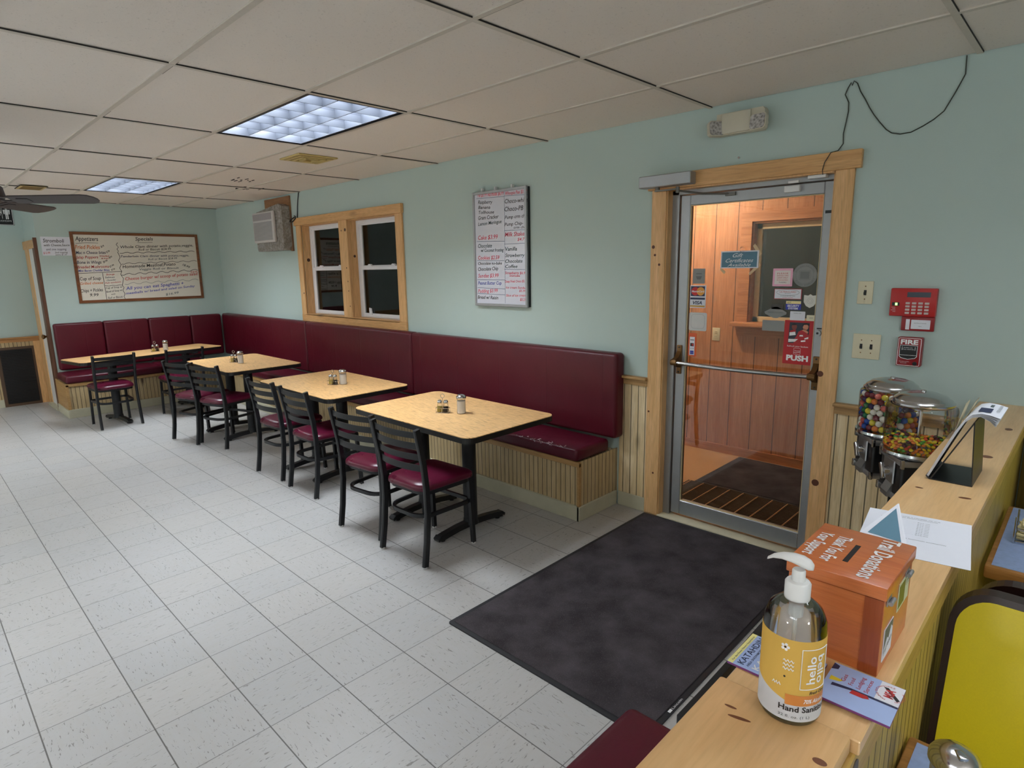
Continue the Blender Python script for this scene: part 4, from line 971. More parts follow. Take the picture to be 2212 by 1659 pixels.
# wires
WP = [(8.667, 2.556), (8.669, 2.481), (8.640, 2.41), (8.605, 2.34), (8.570, 2.31), (8.531, 2.289), (8.485, 2.268), (8.44, 2.267), (8.405, 2.277), (8.38, 2.297), (8.350, 2.335), (8.321, 2.374), (8.300, 2.41), (8.278, 2.451), (8.255, 2.49),
      (8.237, 2.532), (8.222, 2.545), (8.214, 2.527), (8.21, 2.54), (8.196, 2.518), (8.187, 2.489), (8.205, 2.45), (8.208, 2.41), (8.200, 2.36), (8.193, 2.305), (8.195, 2.26), (8.175, 2.229)]
w_ = MB(); w_.tube([(x, -.006+(.002 if i % 2 else -.002), z) for i, (x, z) in enumerate(WP)], .0026, 6)
w_.tube([(8.175, -.008, 2.229), (8.150, -.036, 2.220), (8.14, -.038, 2.200), (8.125, -.038, 2.176), (8.118, -.040, 2.14), (8.118, -.030, 2.118)], .0022, 6)
o = w_.build('alarm_wire', flat('thin dark wire', L(52, 56, 46), .5)); tag(o, 'thin dark alarm wire looping from the ceiling to the door head', 'wire')
w_ = MB(); w_.tube([(2.502, -.006, 2.554), (2.47, -.006, 2.47), (2.45, -.006, 2.40), (2.435, -.006, 2.32), (2.425, -.008, 2.27)], .006, 6)
w_.tube([(2.425, -.042, 2.285), (2.38, -.045, 2.27), (2.33, -.04, 2.265), (2.29, -.03, 2.25), (2.31, -.04, 2.24), (2.37, -.045, 2.235), (2.41, -.044, 2.25), (2.45, -.044, 2.27), (2.46, -.044, 2.29), (2.43, -.044, 2.30)], .007, 6)
tag(w_.build('power_cord', M['black_p']), 'black cord hanging from the ceiling beside the air conditioner', 'cord')
tag(MB().cyl((7.66, -.002, 2.262), (7.66, -.010, 2.262), .006, n=10).build('wall_hook', M['chrome']), 'tiny metal hook in the wall above the door head', 'hook')

# restroom sign on hall wall
t = thing('restroom_sign', 'black restroom sign with white man and woman figures on the hall wall', 'sign', (-.85, -2.32, 2.305))
MB().box(.001, -.145, 0, .008, .145, .235, bev=.002, seg=1).build('sign_plate', M['black_p'], t)
q = MB()
def fig(q, cy, skirt):
    X_ = .0092
    q.add([(X_, cy+.012*math.cos(2*PI*i/14), .205+.012*math.sin(2*PI*i/14)) for i in range(14)], [list(range(14))])
    for a, b, c, d in ((-.022, .14, -.030, .19), ):
        pass
    def poly(pts): q.add([(X_, cy+a, b) for a, b in pts], [list(range(len(pts)))])
    if skirt: poly([(-.014, .19), (.014, .19), (.030, .12), (-.030, .12)]); poly([(-.032, .185), (-.014, .19), (-.03, .14), (-.038, .145)]); poly([(.014, .19), (.032, .185), (.038, .145), (.03, .14)])
    else: poly([(-.016, .19), (.016, .19), (.016, .13), (-.016, .13)]); poly([(-.034, .188), (-.018, .188), (-.022, .135), (-.030, .135)]); poly([(.018, .188), (.034, .188), (.030, .135), (.022, .135)])
    poly([(-.014, .13), (-.003, .13), (-.003, .075), (-.014, .075)]); poly([(.003, .13), (.014, .13), (.014, .075), (.003, .075)])
fig(q, .085, False); fig(q, -.005, True)
q.box(.0088, .036, .08, .0094, .040, .22)
write(q, 'RESTROOM', plane_fn((.0093, -.11, .045), (0, 1, 0), (0, 0, 1)), .23, .016)
rl = MB()
q.add([(.0090, a, b) for a, b in rrect(-.142, .003, .142, .232, .008, 3)]+[(.0090, a, b) for a, b in rrect(-.137, .008, .137, .227, .006, 3)], [(i, (i+1) % 16, 16+(i+1) % 16, 16+i) for i in range(16)])
q.build('lettering', M['ink_w'], t, merge=False)

# ------------------------------------------------------------------ stickers and signs on the door glass
GY_ = .066
def dpanel(name, label, cat, x0, z0, x1, z1, mat, r=.002, thick=.0012, y=GY_, rot=0):
    cx, cz = (x0+x1)/2, (z0+z1)/2; t = thing(name, label, cat, (cx, y, cz)); t.rotation_euler = (0, rot, 0)
    MB().prism(rrect(x0-cx, z0-cz, x1-cx, z1-cz, r, 3), 0, thick, 1).build('backing', mat, t); return t
def dtext(t, rows, name='lettering', shear=0, off=0):
    """rows: (text, x, z, w, h, ink)"""
    by = {}
    for r_ in rows: by.setdefault(r_[5], []).append(r_)
    for ink, rs in by.items():
        q = MB()
        for s_, x, z, w, h, _ in rs: write(q, s_, plane_fn((x, -.0009, z), (1, 0, 0), (0, 0, 1)), w, h, 0, shear, off)
        q.build(name, M['ink_'+ink], t, merge=False)
def fpoly(pts, y=-.0006): return [(a, y, b) for a, b in pts]
def patch(t, name, mat, polys, y=-.0006):
    q = MB()
    for p in polys: q.add(fpoly(p, y), [list(range(len(p)))])
    return q.build(name, mat, t, merge=False)
def disc(cx, cz, r, n=24, rz=None): return [(cx+r*math.cos(2*PI*i/n), cz+(rz or r)*math.sin(2*PI*i/n)) for i in range(n)]
M['signblue'] = flat('slate blue card', L(88, 128, 148), .55)
t = dpanel('gift_certificate_sign', 'blue Gift Certificates Available card taped to the door glass', 'sign', 7.548, 1.652, 7.776, 1.752, M['paper'], .002, .002)
patch(t, 'blue_panel', M['signblue'], [[(-.107, -.044), (.105, -.044), (.105, .043), (-.107, .043)]])
dtext(t, [('Gift', -.040, .013, .062, .024, 'w'), ('Certificates', -.082, -.016, .166, .022, 'w'), ('Available', -.070, -.040, .140, .019, 'w')], shear=.45)
tp = flat('yellowed tape', L(206, 180, 140), .4)
for P_ in ([(.075, .075), (.088, .088), (.130, .030), (.115, .015)], [(-.112, -.045), (-.080, -.07), (-.09, -.085), (-.12, -.055)], [(.058, -.080), (.066, -.092), (.128, -.035), (.118, -.022)]):
    q = MB(); q.add(fpoly(P_, .0025), [(0, 1, 2, 3)]); q.build('tape', tp, t, merge=False)
MB().lathe([(.0001, 0), (.014, 0), (.016, -.004), (.010, -.007), (.0001, -.008)], n=18, mx=Matrix.Translation((.018, -.003, .056))@Matrix.Rotation(-PI/2, 4, 'X')).build('suction_cup', M['clear'], t)

t = dpanel('push_poster', 'red PUSH poster with two cheering fans on the right of the door glass', 'poster', 7.947, 1.115, 8.109, 1.362, flat('glossy red poster', L(184, 30, 38), .3), .002, .001)
patch(t, 'picture_background', flat('dark picture ground', L(40, 44, 58), .4), [[(-.058, -.005), (.050, .0), (.052, .112), (-.054, .112)]], -.0003)
sk = flat('printed skin tone', L(206, 140, 110), .4); sk2 = flat('printed brown skin tone', L(128, 62, 50), .4)
patch(t, 'printed_shirt', flat('printed red shirt', L(178, 34, 44), .35), [[(-.028, .012), (-.012, .040), (-.004, .062), (.014, .072), (.034, .066), (.050, .045), (.050, .0), (-.026, -.004)], [(-.050, .04), (-.05, .065), (-.02, .075), (-.018, .045)]], -.0006)
patch(t, 'printed_white', M['ink_w'], [[(-.056, .0), (-.056, .018), (-.004, .020), (-.02, .004)], [(-.052, .036), (-.052, .055), (-.022, .060), (-.018, .042)], [(.030, .026), (.050, .035), (.050, .024), (.030, .020)], [(.012, .012), (.036, .016), (.036, .008), (.012, .005)], [(.002, .036), (.022, .036), (.020, .044), (.004, .043)]], -.0008)
patch(t, 'printed_face', sk, [disc(.032, .090, .015, 14, .018), [(.014, .068), (.026, .080), (.048, .062), (.044, .054), (.022, .066)]], -.0009)
patch(t, 'printed_dark_face', sk2, [disc(-.028, .088, .014, 14, .017)], -.0009)
patch(t, 'printed_hair', M['ink_k'], [[(.016, .105), (.034, .112), (.050, .108), (.050, .095), (.038, .102), (.022, .100), (.018, .088)], [(-.042, .100), (-.030, .108), (-.016, .102), (-.018, .098), (-.038, .096)]], -.0011)
dtext(t, [('Refresh your fandom', -.060, -.026, .112, .0095, 'w'), ('Coca-Cola', -.018, -.050, .032, .0075, 'w')])
dtext(t, [('PUSH', -.061, -.102, .118, .029, 'w')], off=.05)
q = MB(); rline(q, rrect(-.023, -.066, .013, -.032, .003, 3), .0011, -.0008); rline(q, [(-.022, -.056), (-.010, -.058), (.003, -.054), (.013, -.055)], .0022, -.0008, False); q.build('logo_outline', M['ink_w'], t, merge=False)

t = dpanel('card_logo_sticker', 'payment sticker with red and orange circles above VISA', 'sticker', 7.357, 1.411, 7.463, 1.550, M['paper'], .002)
patch(t, 'dark_panel', M['ink_n'], [[(-.048, .003), (.046, .003), (.046, .064), (-.048, .064)], [(-.050, -.018), (.048, -.018), (.048, -.006), (-.050, -.006)]])
patch(t, 'red_circle', flat('print red', L(206, 40, 40), .4), [disc(-.018, .033, .026)], -.0008)
patch(t, 'orange_circle', flat('print orange', L(232, 160, 60), .4), [disc(.018, .033, .026)], -.0010)
patch(t, 'gold_band', flat('print gold', L(206, 160, 70), .4), [[(-.050, -.064), (.048, -.064), (.048, -.054), (-.050, -.054)]])
q = MB(); write(q, 'MasterCard', plane_fn((-.041, -.0013, .027), (1, 0, 0), (0, 0, 1)), .082, .012, 0, .1, .02); q.build('lettering', M['ink_w'], t, merge=False)
q = MB(); write(q, 'VISA', plane_fn((-.032, -.0009, -.047), (1, 0, 0), (0, 0, 1)), .062, .020, 0, .25, .03); q.build('lettering', M['ink_n'], t, merge=False)
t = dpanel('pale_square_decal', 'pale square decal back below the VISA sticker', 'sticker', 7.357, 1.268, 7.476, 1.382, M['sticker_light'], .010)
q = MB(); rline(q, rrect(-.045, -.042, .045, .046, .02, 4), .0012, -.0008); q.build('outline', M['sticker_grey'], t)
t = dpanel('payment_strip_sticker', 'narrow orange bordered payment strip sticker low on the door glass', 'sticker', 7.357, 1.104, 7.412, 1.252, flat('orange print', L(216, 92, 48), .4), .003)
patch(t, 'white_panel', M['paper'], [[(-.017, -.066), (.017, -.066), (.017, .050), (-.017, .050)]])
patch(t, 'dark_logo', M['ink_k'], [[(-.012, -.010), (.012, -.010), (.012, .010), (-.012, .010)], [(-.014, .028), (.014, .028), (.014, .032), (-.014, .032)]], -.0009)
patch(t, 'blue_logo', M['ink_b'], [[(-.012, -.060), (.012, -.060), (.012, -.038), (-.012, -.038)]], -.0009)
patch(t, 'red_logo', M['ink_r'], [disc(.004, 0, .007)], -.0011)
dtext(t, [('AMEX', -.012, -.054, .024, .007, 'w'), ('DISCOVER', -.014, -.026, .028, .005, 'k')])
t = dpanel('grey_decal', 'small dark grey decal back above the card logos', 'sticker', 7.372, 1.560, 7.452, 1.652, M['sticker_grey'], .002)
patch(t, 'faded_mark', flat('faded grey print', L(112, 112, 112), .5), [[(-.02, .0), (.02, .0), (.012, -.02), (-.012, -.02)], [(-.018, .012), (.018, .012), (.018, .018), (-.018, .018)]])
t = dpanel('pink_notice', 'small pink bordered notice on the door glass over the dark window', 'sticker', 7.863, 1.549, 7.971, 1.648, flat('pink print', L(238, 176, 200), .5), .003)
patch(t, 'white_panel', flat('off white print', L(232, 220, 216), .5), [[(-.043, -.038), (.043, -.038), (.043, .038), (-.043, .038)]])
dtext(t, [('PLEASE', -.030, .018, .060, .008, 'r'), ('DOGS ON', -.030, .006, .060, .008, 'r'), ('LEASH ONLY', -.030, -.006, .060, .008, 'r'), ('IN BUILDING', -.030, -.018, .060, .007, 'r'), ('THANKS', -.02, -.031, .042, .007, 'k')])
t = thing('round_seal', 'round grey seal decal near the right edge of the door glass', 'sticker', (8.035, GY_, 1.610))
MB().prism(disc(0, 0, .064, 28), 0, .0012, 1).build('backing', M['sticker_grey'], t)
q = MB(); rline(q, disc(0, 0, .047, 28), .001, -.0006); rline(q, disc(0, 0, .060, 28), .001, -.0006); rline(q, [(-.028, -.024), (.028, -.024), (.028, .024), (-.028, .024)], .0015, -.0006)
def ring_text(q, s_, r_, a0, a1, h):
    vs, fs, tw = glyphs(s_); k = h/.7
    q.add([((r_+y*k)*math.cos(a0+(a1-a0)*x/tw), -.0006, (r_+y*k)*math.sin(a0+(a1-a0)*x/tw)) for x, y in vs], fs)
ring_text(q, 'RESTAURANT ASSOCIATION', .049, math.radians(160), math.radians(20), .006)
ring_text(q, 'MEMBER SINCE', .050, math.radians(-20), math.radians(-150), .006)
q.build('engraving', flat('dark grey print', L(96, 98, 98), .5), t, merge=False)
patch(t, 'centre_panel', flat('mid grey print', L(118, 120, 120), .5), [[(-.024, -.02), (.024, -.02), (.024, .02), (-.024, .02)]])
t = dpanel('ultraguard_sticker', 'white ULTRAGUARD sticker with red border on the door glass', 'sticker', 7.877, 1.478, 8.026, 1.536, flat('print crimson', L(176, 36, 60), .4), .001)
patch(t, 'white_panel', M['paper'], [[(-.072, -.026), (.071, -.026), (.071, .026), (-.072, .026)]])
q = MB(); rline(q, disc(0, .008, .062, 28, .016), .0012, -.0008); q.build('oval', M['ink_g'], t)
dtext(t, [('ULTRAGUARD', -.044, .007, .088, .009, 'r'), ('SECURITY', -.016, .000, .032, .004, 'g'), ('24 HOUR PROTECTION', -.040, -.014, .080, .006, 'g'), ('ALARM SYSTEM', -.028, -.022, .056, .005, 'r')])
t = thing('shield_decal', 'white shield shaped decal beside the door edge', 'sticker', (8.072, GY_, 1.470))
MB().prism([(-.033, .033), (-.012, .030), (0, .038), (.012, .030), (.033, .033), (.033, -.005), (.020, -.026), (0, -.037), (-.020, -.026), (-.033, -.005)], 0, .0012, 1).build('backing', flat('white decal', L(218, 218, 210), .45), t)
q = MB(); rline(q, disc(0, .002, .016, 14), .001, -.0006); rline(q, disc(0, .002, .009, 8), .001, -.0006); q.build('faint_print', M['sticker_grey'], t)
t = dpanel('security_system_sticker', 'blue SECURITY SYSTEM sticker with yellow top on the door glass', 'sticker', 7.945, 1.420, 8.027, 1.469, M['ink_b'], .002)
patch(t, 'yellow_band', flat('pale yellow print', L(236, 222, 160), .4), [[(-.040, .008), (.040, .008), (.040, .024), (-.040, .024)]])
dtext(t, [('ADT', -.034, .011, .022, .009, 'k')]); dtext(t, [('SECURITY', -.032, -.008, .064, .011, 'w'), ('SYSTEM', -.027, -.022, .052, .010, 'w')], off=.03)
t = thing('hexagonal_decal', 'grey stretched hexagonal decal at the lower corner of the dark window', 'sticker', (7.890, GY_, 1.400))
MB().prism([(-.062, .004), (-.058, -.008), (-.010, -.030), (.012, -.030), (.060, -.008), (.062, .004), (.012, .034), (-.008, .034)], 0, .0012, 1).build('backing', M['sticker_grey'], t)
dtext(t, [('MAINE LODGING', -.042, -.002, .084, .008, 'g')])
t = dpanel('white_card', 'small white card just above the red PUSH poster', 'sticker', 7.972, 1.362, 8.052, 1.412, M['paper'], .003)
dtext(t, [('INSPECTED', -.02, .012, .04, .005, 'g')])
t = dpanel('cream_card', 'small cream card at the top right corner of the red poster', 'sticker', 8.060, 1.362, 8.107, 1.394, flat('cream card', L(220, 216, 188), .5), .004)
dtext(t, [('2023', -.008, -.002, .018, .006, 'g')])
dpanel('grey_rectangle_decal', 'plain grey rectangular decal back left of the red poster', 'sticker', 7.820, 1.295, 7.945, 1.356, M['sticker_grey'], .002)
t = dpanel('faint_decal', 'faint dark decal back above the hexagonal decal', 'sticker', 7.865, 1.420, 7.930, 1.448, flat('dim decal', L(72, 68, 66), .5), .006)

# ------------------------------------------------------------------ ceiling vents and fan
t = thing('ceiling_vent', 'yellowed square ceiling vent below the nearer troffer in the photo', 'vent', (4.545, -.945, H))
MB().box(-.165, -.165, -.006, .165, .165, .0045, bev=.003, seg=1).build('frame', M['tan'], t)
q = MB()
for i in range(3):
    a = .135-.04*i; q.box(-a, -a, -.011-.003*i, a, -a+.02, -.006).box(-a, a-.02, -.011-.003*i, a, a, -.006).box(-a, -a+.02, -.011-.003*i, -a+.02, a-.02, -.006).box(a-.02, -a+.02, -.011-.003*i, a, a-.02, -.006)
q.build('diffuser_ring', M['tan'], t, merge=False); MB().box(-.14, -.14, -.0072, .14, .14, -.0058).build('opening', M['tandark'], t)
t = thing('ceiling_vent', 'yellowed ceiling vent beyond the fan near the hall', 'vent', (1.27, -2.26, H))
MB().box(-.17, -.11, -.006, .17, .11, .0045, bev=.003, seg=1).build('frame', M['tan'], t); MB().box(-.14, -.085, -.0075, .14, .085, -.0055).build('opening', M['tandark'], t)
MB().box(-.17, -.114, -.006, .17, -.110, .001).box(.170, -.112, -.006, .176, .11, .001).build('side_gap', M['gap'], t)
q = MB(); random.seed(9)
for cx_, cy_, n_ in ((3.03, -.84, 1), (2.48, -.55, 0)):
    for i in range(10):
        x = cx_+random.uniform(-.14, .14); y = cy_+random.uniform(-.12, .12); q.box(x, y, H+.003, x+random.uniform(.02, .10), y+random.uniform(.004, .012), H+.0068)
tag(q.build('torn_tile_patch', M['gap'], merge=False), 'dark torn scars in the ceiling tiles past the second troffer', 'ceiling damage')
FX, FY, FZ = 4.611, -3.035, 2.10
t = thing('ceiling_fan', 'dark bronze ceiling fan with long blades at the left edge', 'ceiling fan', (FX, FY, FZ))
MB().lathe([(.02, .454), (.07, .452), (.075, .43), (.05, .39), (.02, .375)], n=28).build('canopy', M['fan'], t)
MB().cyl((0, 0, .10), (0, 0, .40), .013, n=14).build('downrod', M['fan'], t)
MB().lathe([(.03, -.05), (.08, -.045), (.11, -.015), (.138, .0), (.146, .03), (.138, .075), (.10, .105), (.05, .13), (.02, .14)], n=36).build('motor_housing', M['fan'], t)
a0 = math.atan2(.498, .422)
for k in range(4):
    a = a0+k*PI/2; mx = Matrix.Rotation(a, 4, 'Z')@Matrix.Translation((0, 0, .0))@Matrix.Rotation(math.radians(-13), 4, 'X')
    bl = MB(); pts = [(.20, -.052), (.22, -.058), (.60, -.070), (.635, -.06), (.655, -.03), (.66, 0), (.655, .03), (.635, .06), (.60, .070), (.22, .058), (.20, .052)]
    bl.prism(pts, -.003, .003, 2, mx=mx); b_ = bl.build('blade', M['fan'], t)
    ir = MB(); ir.sweep([(.10, -.012, .01), (.15, -.030, .004), (.20, -.030, .003), (.25, -.012, .006)], [(-.008, -.003), (.008, -.003), (.008, .003), (-.008, .003)], mx=mx)
    ir.sweep([(.10, .012, .01), (.15, .030, .004), (.20, .030, .003), (.25, .012, .006)], [(-.008, -.003), (.008, -.003), (.008, .003), (-.008, .003)], mx=mx); ir.box(.24, -.025, -.006, .30, .025, .007, mx=mx)
    ir.build('blade_iron', M['fan'], b_, merge=False)

# ================================================================== divider wall with its pine top
t = struct(thing('wall_divider', 'half height divider wall of beadboard with a pine board top', 'divider wall', (8.96, -2.0, 0)))
mx = Matrix.Translation((-8.96, 2.0, 0))
MB().box(8.890, -4.6, 0, 9.040, 0, 1.012, mx=mx).build('core', M['bead'], t)
b = MB().box(9.040, -4.6, 0, 9.046, 0, .955, mx=mx); b.build('booth_side_beadboard', M['beadY'], t)
MB().box(9.040, -4.6, .950, 9.056, 0, 1.014, bev=.003, seg=1, mx=mx).box(8.872, -4.6, .950, 8.890, 0, 1.014, bev=.003, seg=1, mx=mx).build('trim_board', wood('yellowed pine trim', L(196, 164, 90), L(168, 130, 62), 'y', 1, 1, .45), t, merge=False)
q = MB()
q.box(8.868, -2.622, 1.012, 9.060, -.001, 1.035, bev=.002, seg=1, mx=mx)
q.build('top_board', M['counter'], t); MB().box(8.862, -4.6, 1.014, 9.050, -2.626, 1.042, bev=.005, mx=mx).build('top_board', M['counter'], t)
k = MB()
def knot(x, y, rx, ry, z=1.0352, a=0):
    vs = [(x+rx*math.cos(q_)*math.cos(a)-ry*math.sin(q_)*math.sin(a), y+rx*math.cos(q_)*math.sin(a)+ry*math.sin(q_)*math.cos(a), z) for q_ in [2*PI*i/16 for i in range(16)]]
    k.add(vs, [list(range(16))], mx=mx)
for p in ((8.908, -1.458, .010, .006), (9.017, -1.470, .015, .008, 1.0352, .3), (8.955, -1.18, .012, .010), (9.009, -.985, .017, .018), (9.023, -.52, .012, .022), (8.905, -2.684, .009, .0025, 1.0422, .1), (8.924, -2.698, .016, .0032, 1.0422, .25), (9.033, -2.702, .009, .006, 1.0422), (8.965, -2.0, .003, .004)): knot(*p)
k.build('knot', flat('brown board knot', L(110, 62, 32), .4), t, merge=False)
MB().cyl((9.0415, -2.62, .99), (9.0575, -2.62, .99), .014, n=12, mx=mx).build('trim_knot', flat('grey dark knot', L(90, 80, 70), .5), t)

# ------------------------------------------------------------------ donation box
t = thing('donation_box', 'orange wooden donation box lettered Trail Donations on its lid', 'donation box', (8.969, -2.369, 1.035))
mx = Matrix.Translation((-8.969, 2.369, -1.035))
MB().box(8.897, -2.458, 1.035, 9.040, -2.272, 1.166, bev=.0015, seg=1, mx=mx).build('body', M['orangewood'], t)
MB().box(9.013, -2.4592, 1.036, 9.0395, -2.4575, 1.1655, mx=mx).build('corner_strip', M['orangewood2'], t)
ld = MB().box(8.894, -2.469+.005, 1.168, 9.0435, -2.269, 1.190, bev=.002, mx=mx).build('lid', M['orangewood'], t)
MB().box(8.965, -2.412, 1.1895, 8.973, -2.334, 1.1906, mx=mx).build('coin_slot', M['gap'], ld)
for s_, x0, x1, ya, yb in (('Trail Donations', 8.996, 9.022, -2.276, -2.452), ('Thank You For', 8.934, 8.955, -2.312, -2.432), ('Your Support', 8.905, 8.925, -2.314, -2.425)):
    q = MB(); write(q, s_, plane_fn((x0, ya, 1.1908), (0, -1, 0), (1, 0, 0)), ya-yb, (x1-x0), off=.02)
    for i in range(len(q.v)): q.v[i] = mx@q.v[i]
    q.build('lid_lettering', M['ink_w'], ld, merge=False)
for y in (-2.435, -2.315):
    MB().cyl((9.046, y-.011, 1.158), (9.046, y+.011, 1.158), .0035, n=12, mx=mx).box(9.0405, y-.011, 1.152, 9.0425, y+.011, 1.166, mx=mx).build('hinge', M['alu'], t, merge=False)
MB().cyl((8.893, -2.300, 1.168), (8.893, -2.282, 1.176), .0045, n=10, mx=mx).build('latch', M['alu'], t)
q = MB().box(9.0402, -2.365, 1.105, 9.0412, -2.290, 1.155, mx=mx); s1 = q.build('trail_sticker', flat('pale green sticker', L(212, 216, 176), .5), t)
q = MB().box(9.0412, -2.361, 1.110, 9.0416, -2.322, 1.150, mx=mx); q.build('picture', flat('olive print', L(120, 120, 40), .5), s1)
q = MB(); write(q, 'ITS', plane_fn((9.0417, -2.316, 1.135), (0, 1, 0), (0, 0, 1)), .022, .010); 
for i in range(len(q.v)): q.v[i] = mx@q.v[i]
q.build('lettering', M['ink_g'], s1, merge=False)
q = MB().box(9.0402, -2.440, 1.052, 9.0412, -2.385, 1.108, mx=mx); s2 = q.build('mountain_sticker', M['paper'], t)
q = MB(); q.add([(9.0414, a, b) for a, b in ((-2.438, 1.070), (-2.42, 1.088), (-2.41, 1.082), (-2.398, 1.100), (-2.387, 1.092), (-2.387, 1.108), (-2.438, 1.108))], [list(range(7))], mx=mx); q.build('mountain_print', M['ink_g'], s2, merge=False)
q = MB(); write(q, 'Trail Riders', plane_fn((9.0415, -2.437, 1.060), (0, 1, 0), (0, 0, 1), 18), .050, .010)
for i in range(len(q.v)): q.v[i] = mx@q.v[i]
q.build('lettering', M['ink_k'], s2, merge=False)

# ------------------------------------------------------------------ sanitizer bottle
BX, BY, BZ = 8.967, -2.625, 1.0425
BY = -2.630
t = thing('sanitizer_bottle', 'clear pump bottle of hand sanitizer with yellow and white label', 'bottle', (BX, BY, BZ))
MB().lathe([(.0001, .003), (.030, 0), (.038, .002), (.0415, .008), (.0415, .135), (.040, .150), (.034, .164), (.024, .173), (.0155, .178), (.0150, .186)], n=48).build('shell', pane('bottle plastic', (.97, .98, .97), 1.5), t)
n = NT('sanitizer gel'); n.set(color=L(238, 250, 222), trans=.35, rough=.05, ior=1.34)
MB().lathe([(.0001, .005), (.034, .005), (.0398, .010), (.0398, .024), (.0001, .024)], n=40).build('gel', n.mat, t)
A0 = math.radians(-72.8)
def wrapf(r): return lambda phi, z: (r*math.cos(A0+phi), r*math.sin(A0+phi), z)
w1 = wrapf(.0419)
def lab_edge(phi): return .058-.020*min(1, max(0, (phi+1.5)/1.6))**1.2    # yellow/white border curve
lab = MB(); N_ = 40; ph = [-2.2+3.9*i/N_ for i in range(N_+1)]
lab.add([w1(p, .011) for p in ph]+[w1(p, lab_edge(p)) for p in ph], [(i, i+1, N_+2+i, N_+1+i) for i in range(N_)], 0, True)
lb = lab.build('label', thin_label('white bottle label', L(236, 236, 240), .35), t)
l2 = MB(); l2.add([w1(p, lab_edge(p)) for p in ph]+[w1(p, .134) for p in ph], [(i, i+1, N_+2+i, N_+1+i) for i in range(N_)], 0, True)
l2.build('yellow_label', thin_label('warm yellow label print', L(246, 200, 104), .35), t)
bk = MB(); w0 = wrapf(.0418); pb = [1.95+2.1*i/20 for i in range(21)]
bk.add([w0(p, .045) for p in pb]+[w0(p, .142) for p in pb], [(i, i+1, 22+i, 21+i) for i in range(20)], 0, True); bk.build('back_label', thin_label('back label paper', L(236, 238, 240), .6), t)
w2 = wrapf(.0423)
q = MB(); P2 = [-.12+1.5*i/20 for i in range(21)]; q.add([w2(p, .036) for p in P2]+[w2(p, .052) for p in P2], [(i, i+1, 22+i, 21+i) for i in range(20)], 0, True); q.build('orange_band', flat('burnt orange print', L(206, 130, 62), .45), lb)
w3 = wrapf(.0426)
def wtext(q, s_, phi, z, w, h, up=False, flip=False, shear=0, off=0):
    vs, fs, tw = glyphs(s_, shear, off); k = h/.7
    out = []
    for x, y in vs:
        u, v = x/tw*w, y*k
        if up: u, v = -v, u          # reads upwards
        if flip: u, v = -(-v) if False else -u, v
        out.append(w3(phi+u/.0423, z+v))
    q.add(out, fs)
q = MB(); wtext(q, 'Hand Sanitizer', -.30, .0265, .074, .0085, off=.02); wtext(q, 'Fresh Citrus', .62, .054, .030, .0045, shear=.3, off=.02); q.build('lettering', M['ink_k'], lb, merge=False)
q = MB(); wtext(q, '32 fl. oz. (1 L)', -.30, .0165, .042, .0040); q.build('lettering', M['ink_g'], lb, merge=False)
q = MB(); wtext(q, '70% Alcohol', .45, .0405, .036, .006, shear=.25, off=.02)
def vtext(q, s_, phi, z, w, h):      # reads bottom to top, letter tops to the left
    vs, fs, tw = glyphs(s_, 0, .015); k = h/.7
    q.add([w3(phi-(y*k)/.0423, z+x/tw*w) for x, y in vs], fs)
def vtext_inv(q, s_, phi, z, w, h):  # reads top to bottom, letter tops to the right
    vs, fs, tw = glyphs(s_, 0, .015); k = h/.7
    q.add([w3(phi+(y*k)/.0423, z-x/tw*w) for x, y in vs], fs)
vtext(q, 'hello', .78, .070, .042, .0125); vtext_inv(q, 'bello', .86, .112, .042, .0125)
fr = [(.30, .062), (1.30, .062), (1.30, .122), (.30, .122)]
for (a, b), (c, d) in zip(fr, fr[1:]+fr[:1]):
    n_ = 10; pts = [w3(a+(c-a)*i/n_, b+(d-b)*i/n_) for i in range(n_+1)]; q.tube(pts, .0006, 4)
for i in range(3):
    q.tube([w3(-.25+.32*j/12, .090+i*.006+.0018*math.sin(j*PI/2.0)) for j in range(13)], .0007, 4)
for i in range(3): q.tube([w3(-.55+.04*j+i*.09, .062+(.004 if j % 2 else 0)) for j in range(3)], .0007, 4)
for i in range(5): q.add([w3(-.22+.09*math.cos(2*PI*i/5)+.05*math.cos(2*PI*j/8), .122+.0038*math.sin(2*PI*i/5)+.0022*math.sin(2*PI*j/8)) for j in range(8)], [list(range(8))])
q.build('white_print', M['ink_w'], lb, merge=False)
w4 = wrapf(.0429); q = MB()
for c_, z_ in ((-.22, .122), (-.18, .078)): q.add([w4(c_+.035*math.cos(2*PI*j/10), z_+.0015*math.sin(2*PI*j/10)) for j in range(10)], [list(range(10))])
q.build('black_dots', M['ink_k'], lb, merge=False)
MB().lathe([(.0165, .176), (.0170, .178), (.0170, .199), (.0150, .202), (.010, .203)], n=32).build('collar', M['white'], t)
MB().lathe([(.0090, .200), (.0088, .217), (.0075, .219)], n=24).build('pump_stem', M['white'], t)
MB().cyl((0, 0, .012), (0, 0, .150), .003, n=10).lathe([(.0095, .150), (.0100, .178)], n=20).build('dip_tube', flat('translucent white tube', L(214, 216, 216), .4, alpha=.6), t, merge=False)
hd = MB(); PS = [((-.042), .2235, .0030, .0022), (-.034, .2290, .0050, .0036), (-.022, .2325, .0080, .0052), (-.008, .2330, .0108, .0070), (.004, .2310, .0120, .0082), (.013, .2280, .0100, .0080), (.018, .2262, .0045, .0050)]
vs = []; fs = []
for x, z, a, b in PS:
    for i in range(16): vs.append((x, a*math.cos(2*PI*i/16), z+b*math.sin(2*PI*i/16)*(.75 if math.sin(2*PI*i/16) < 0 else 1)))
for j in range(len(PS)-1):
    for i in range(16): fs.append((j*16+i, j*16+(i+1) % 16, (j+1)*16+(i+1) % 16, (j+1)*16+i))
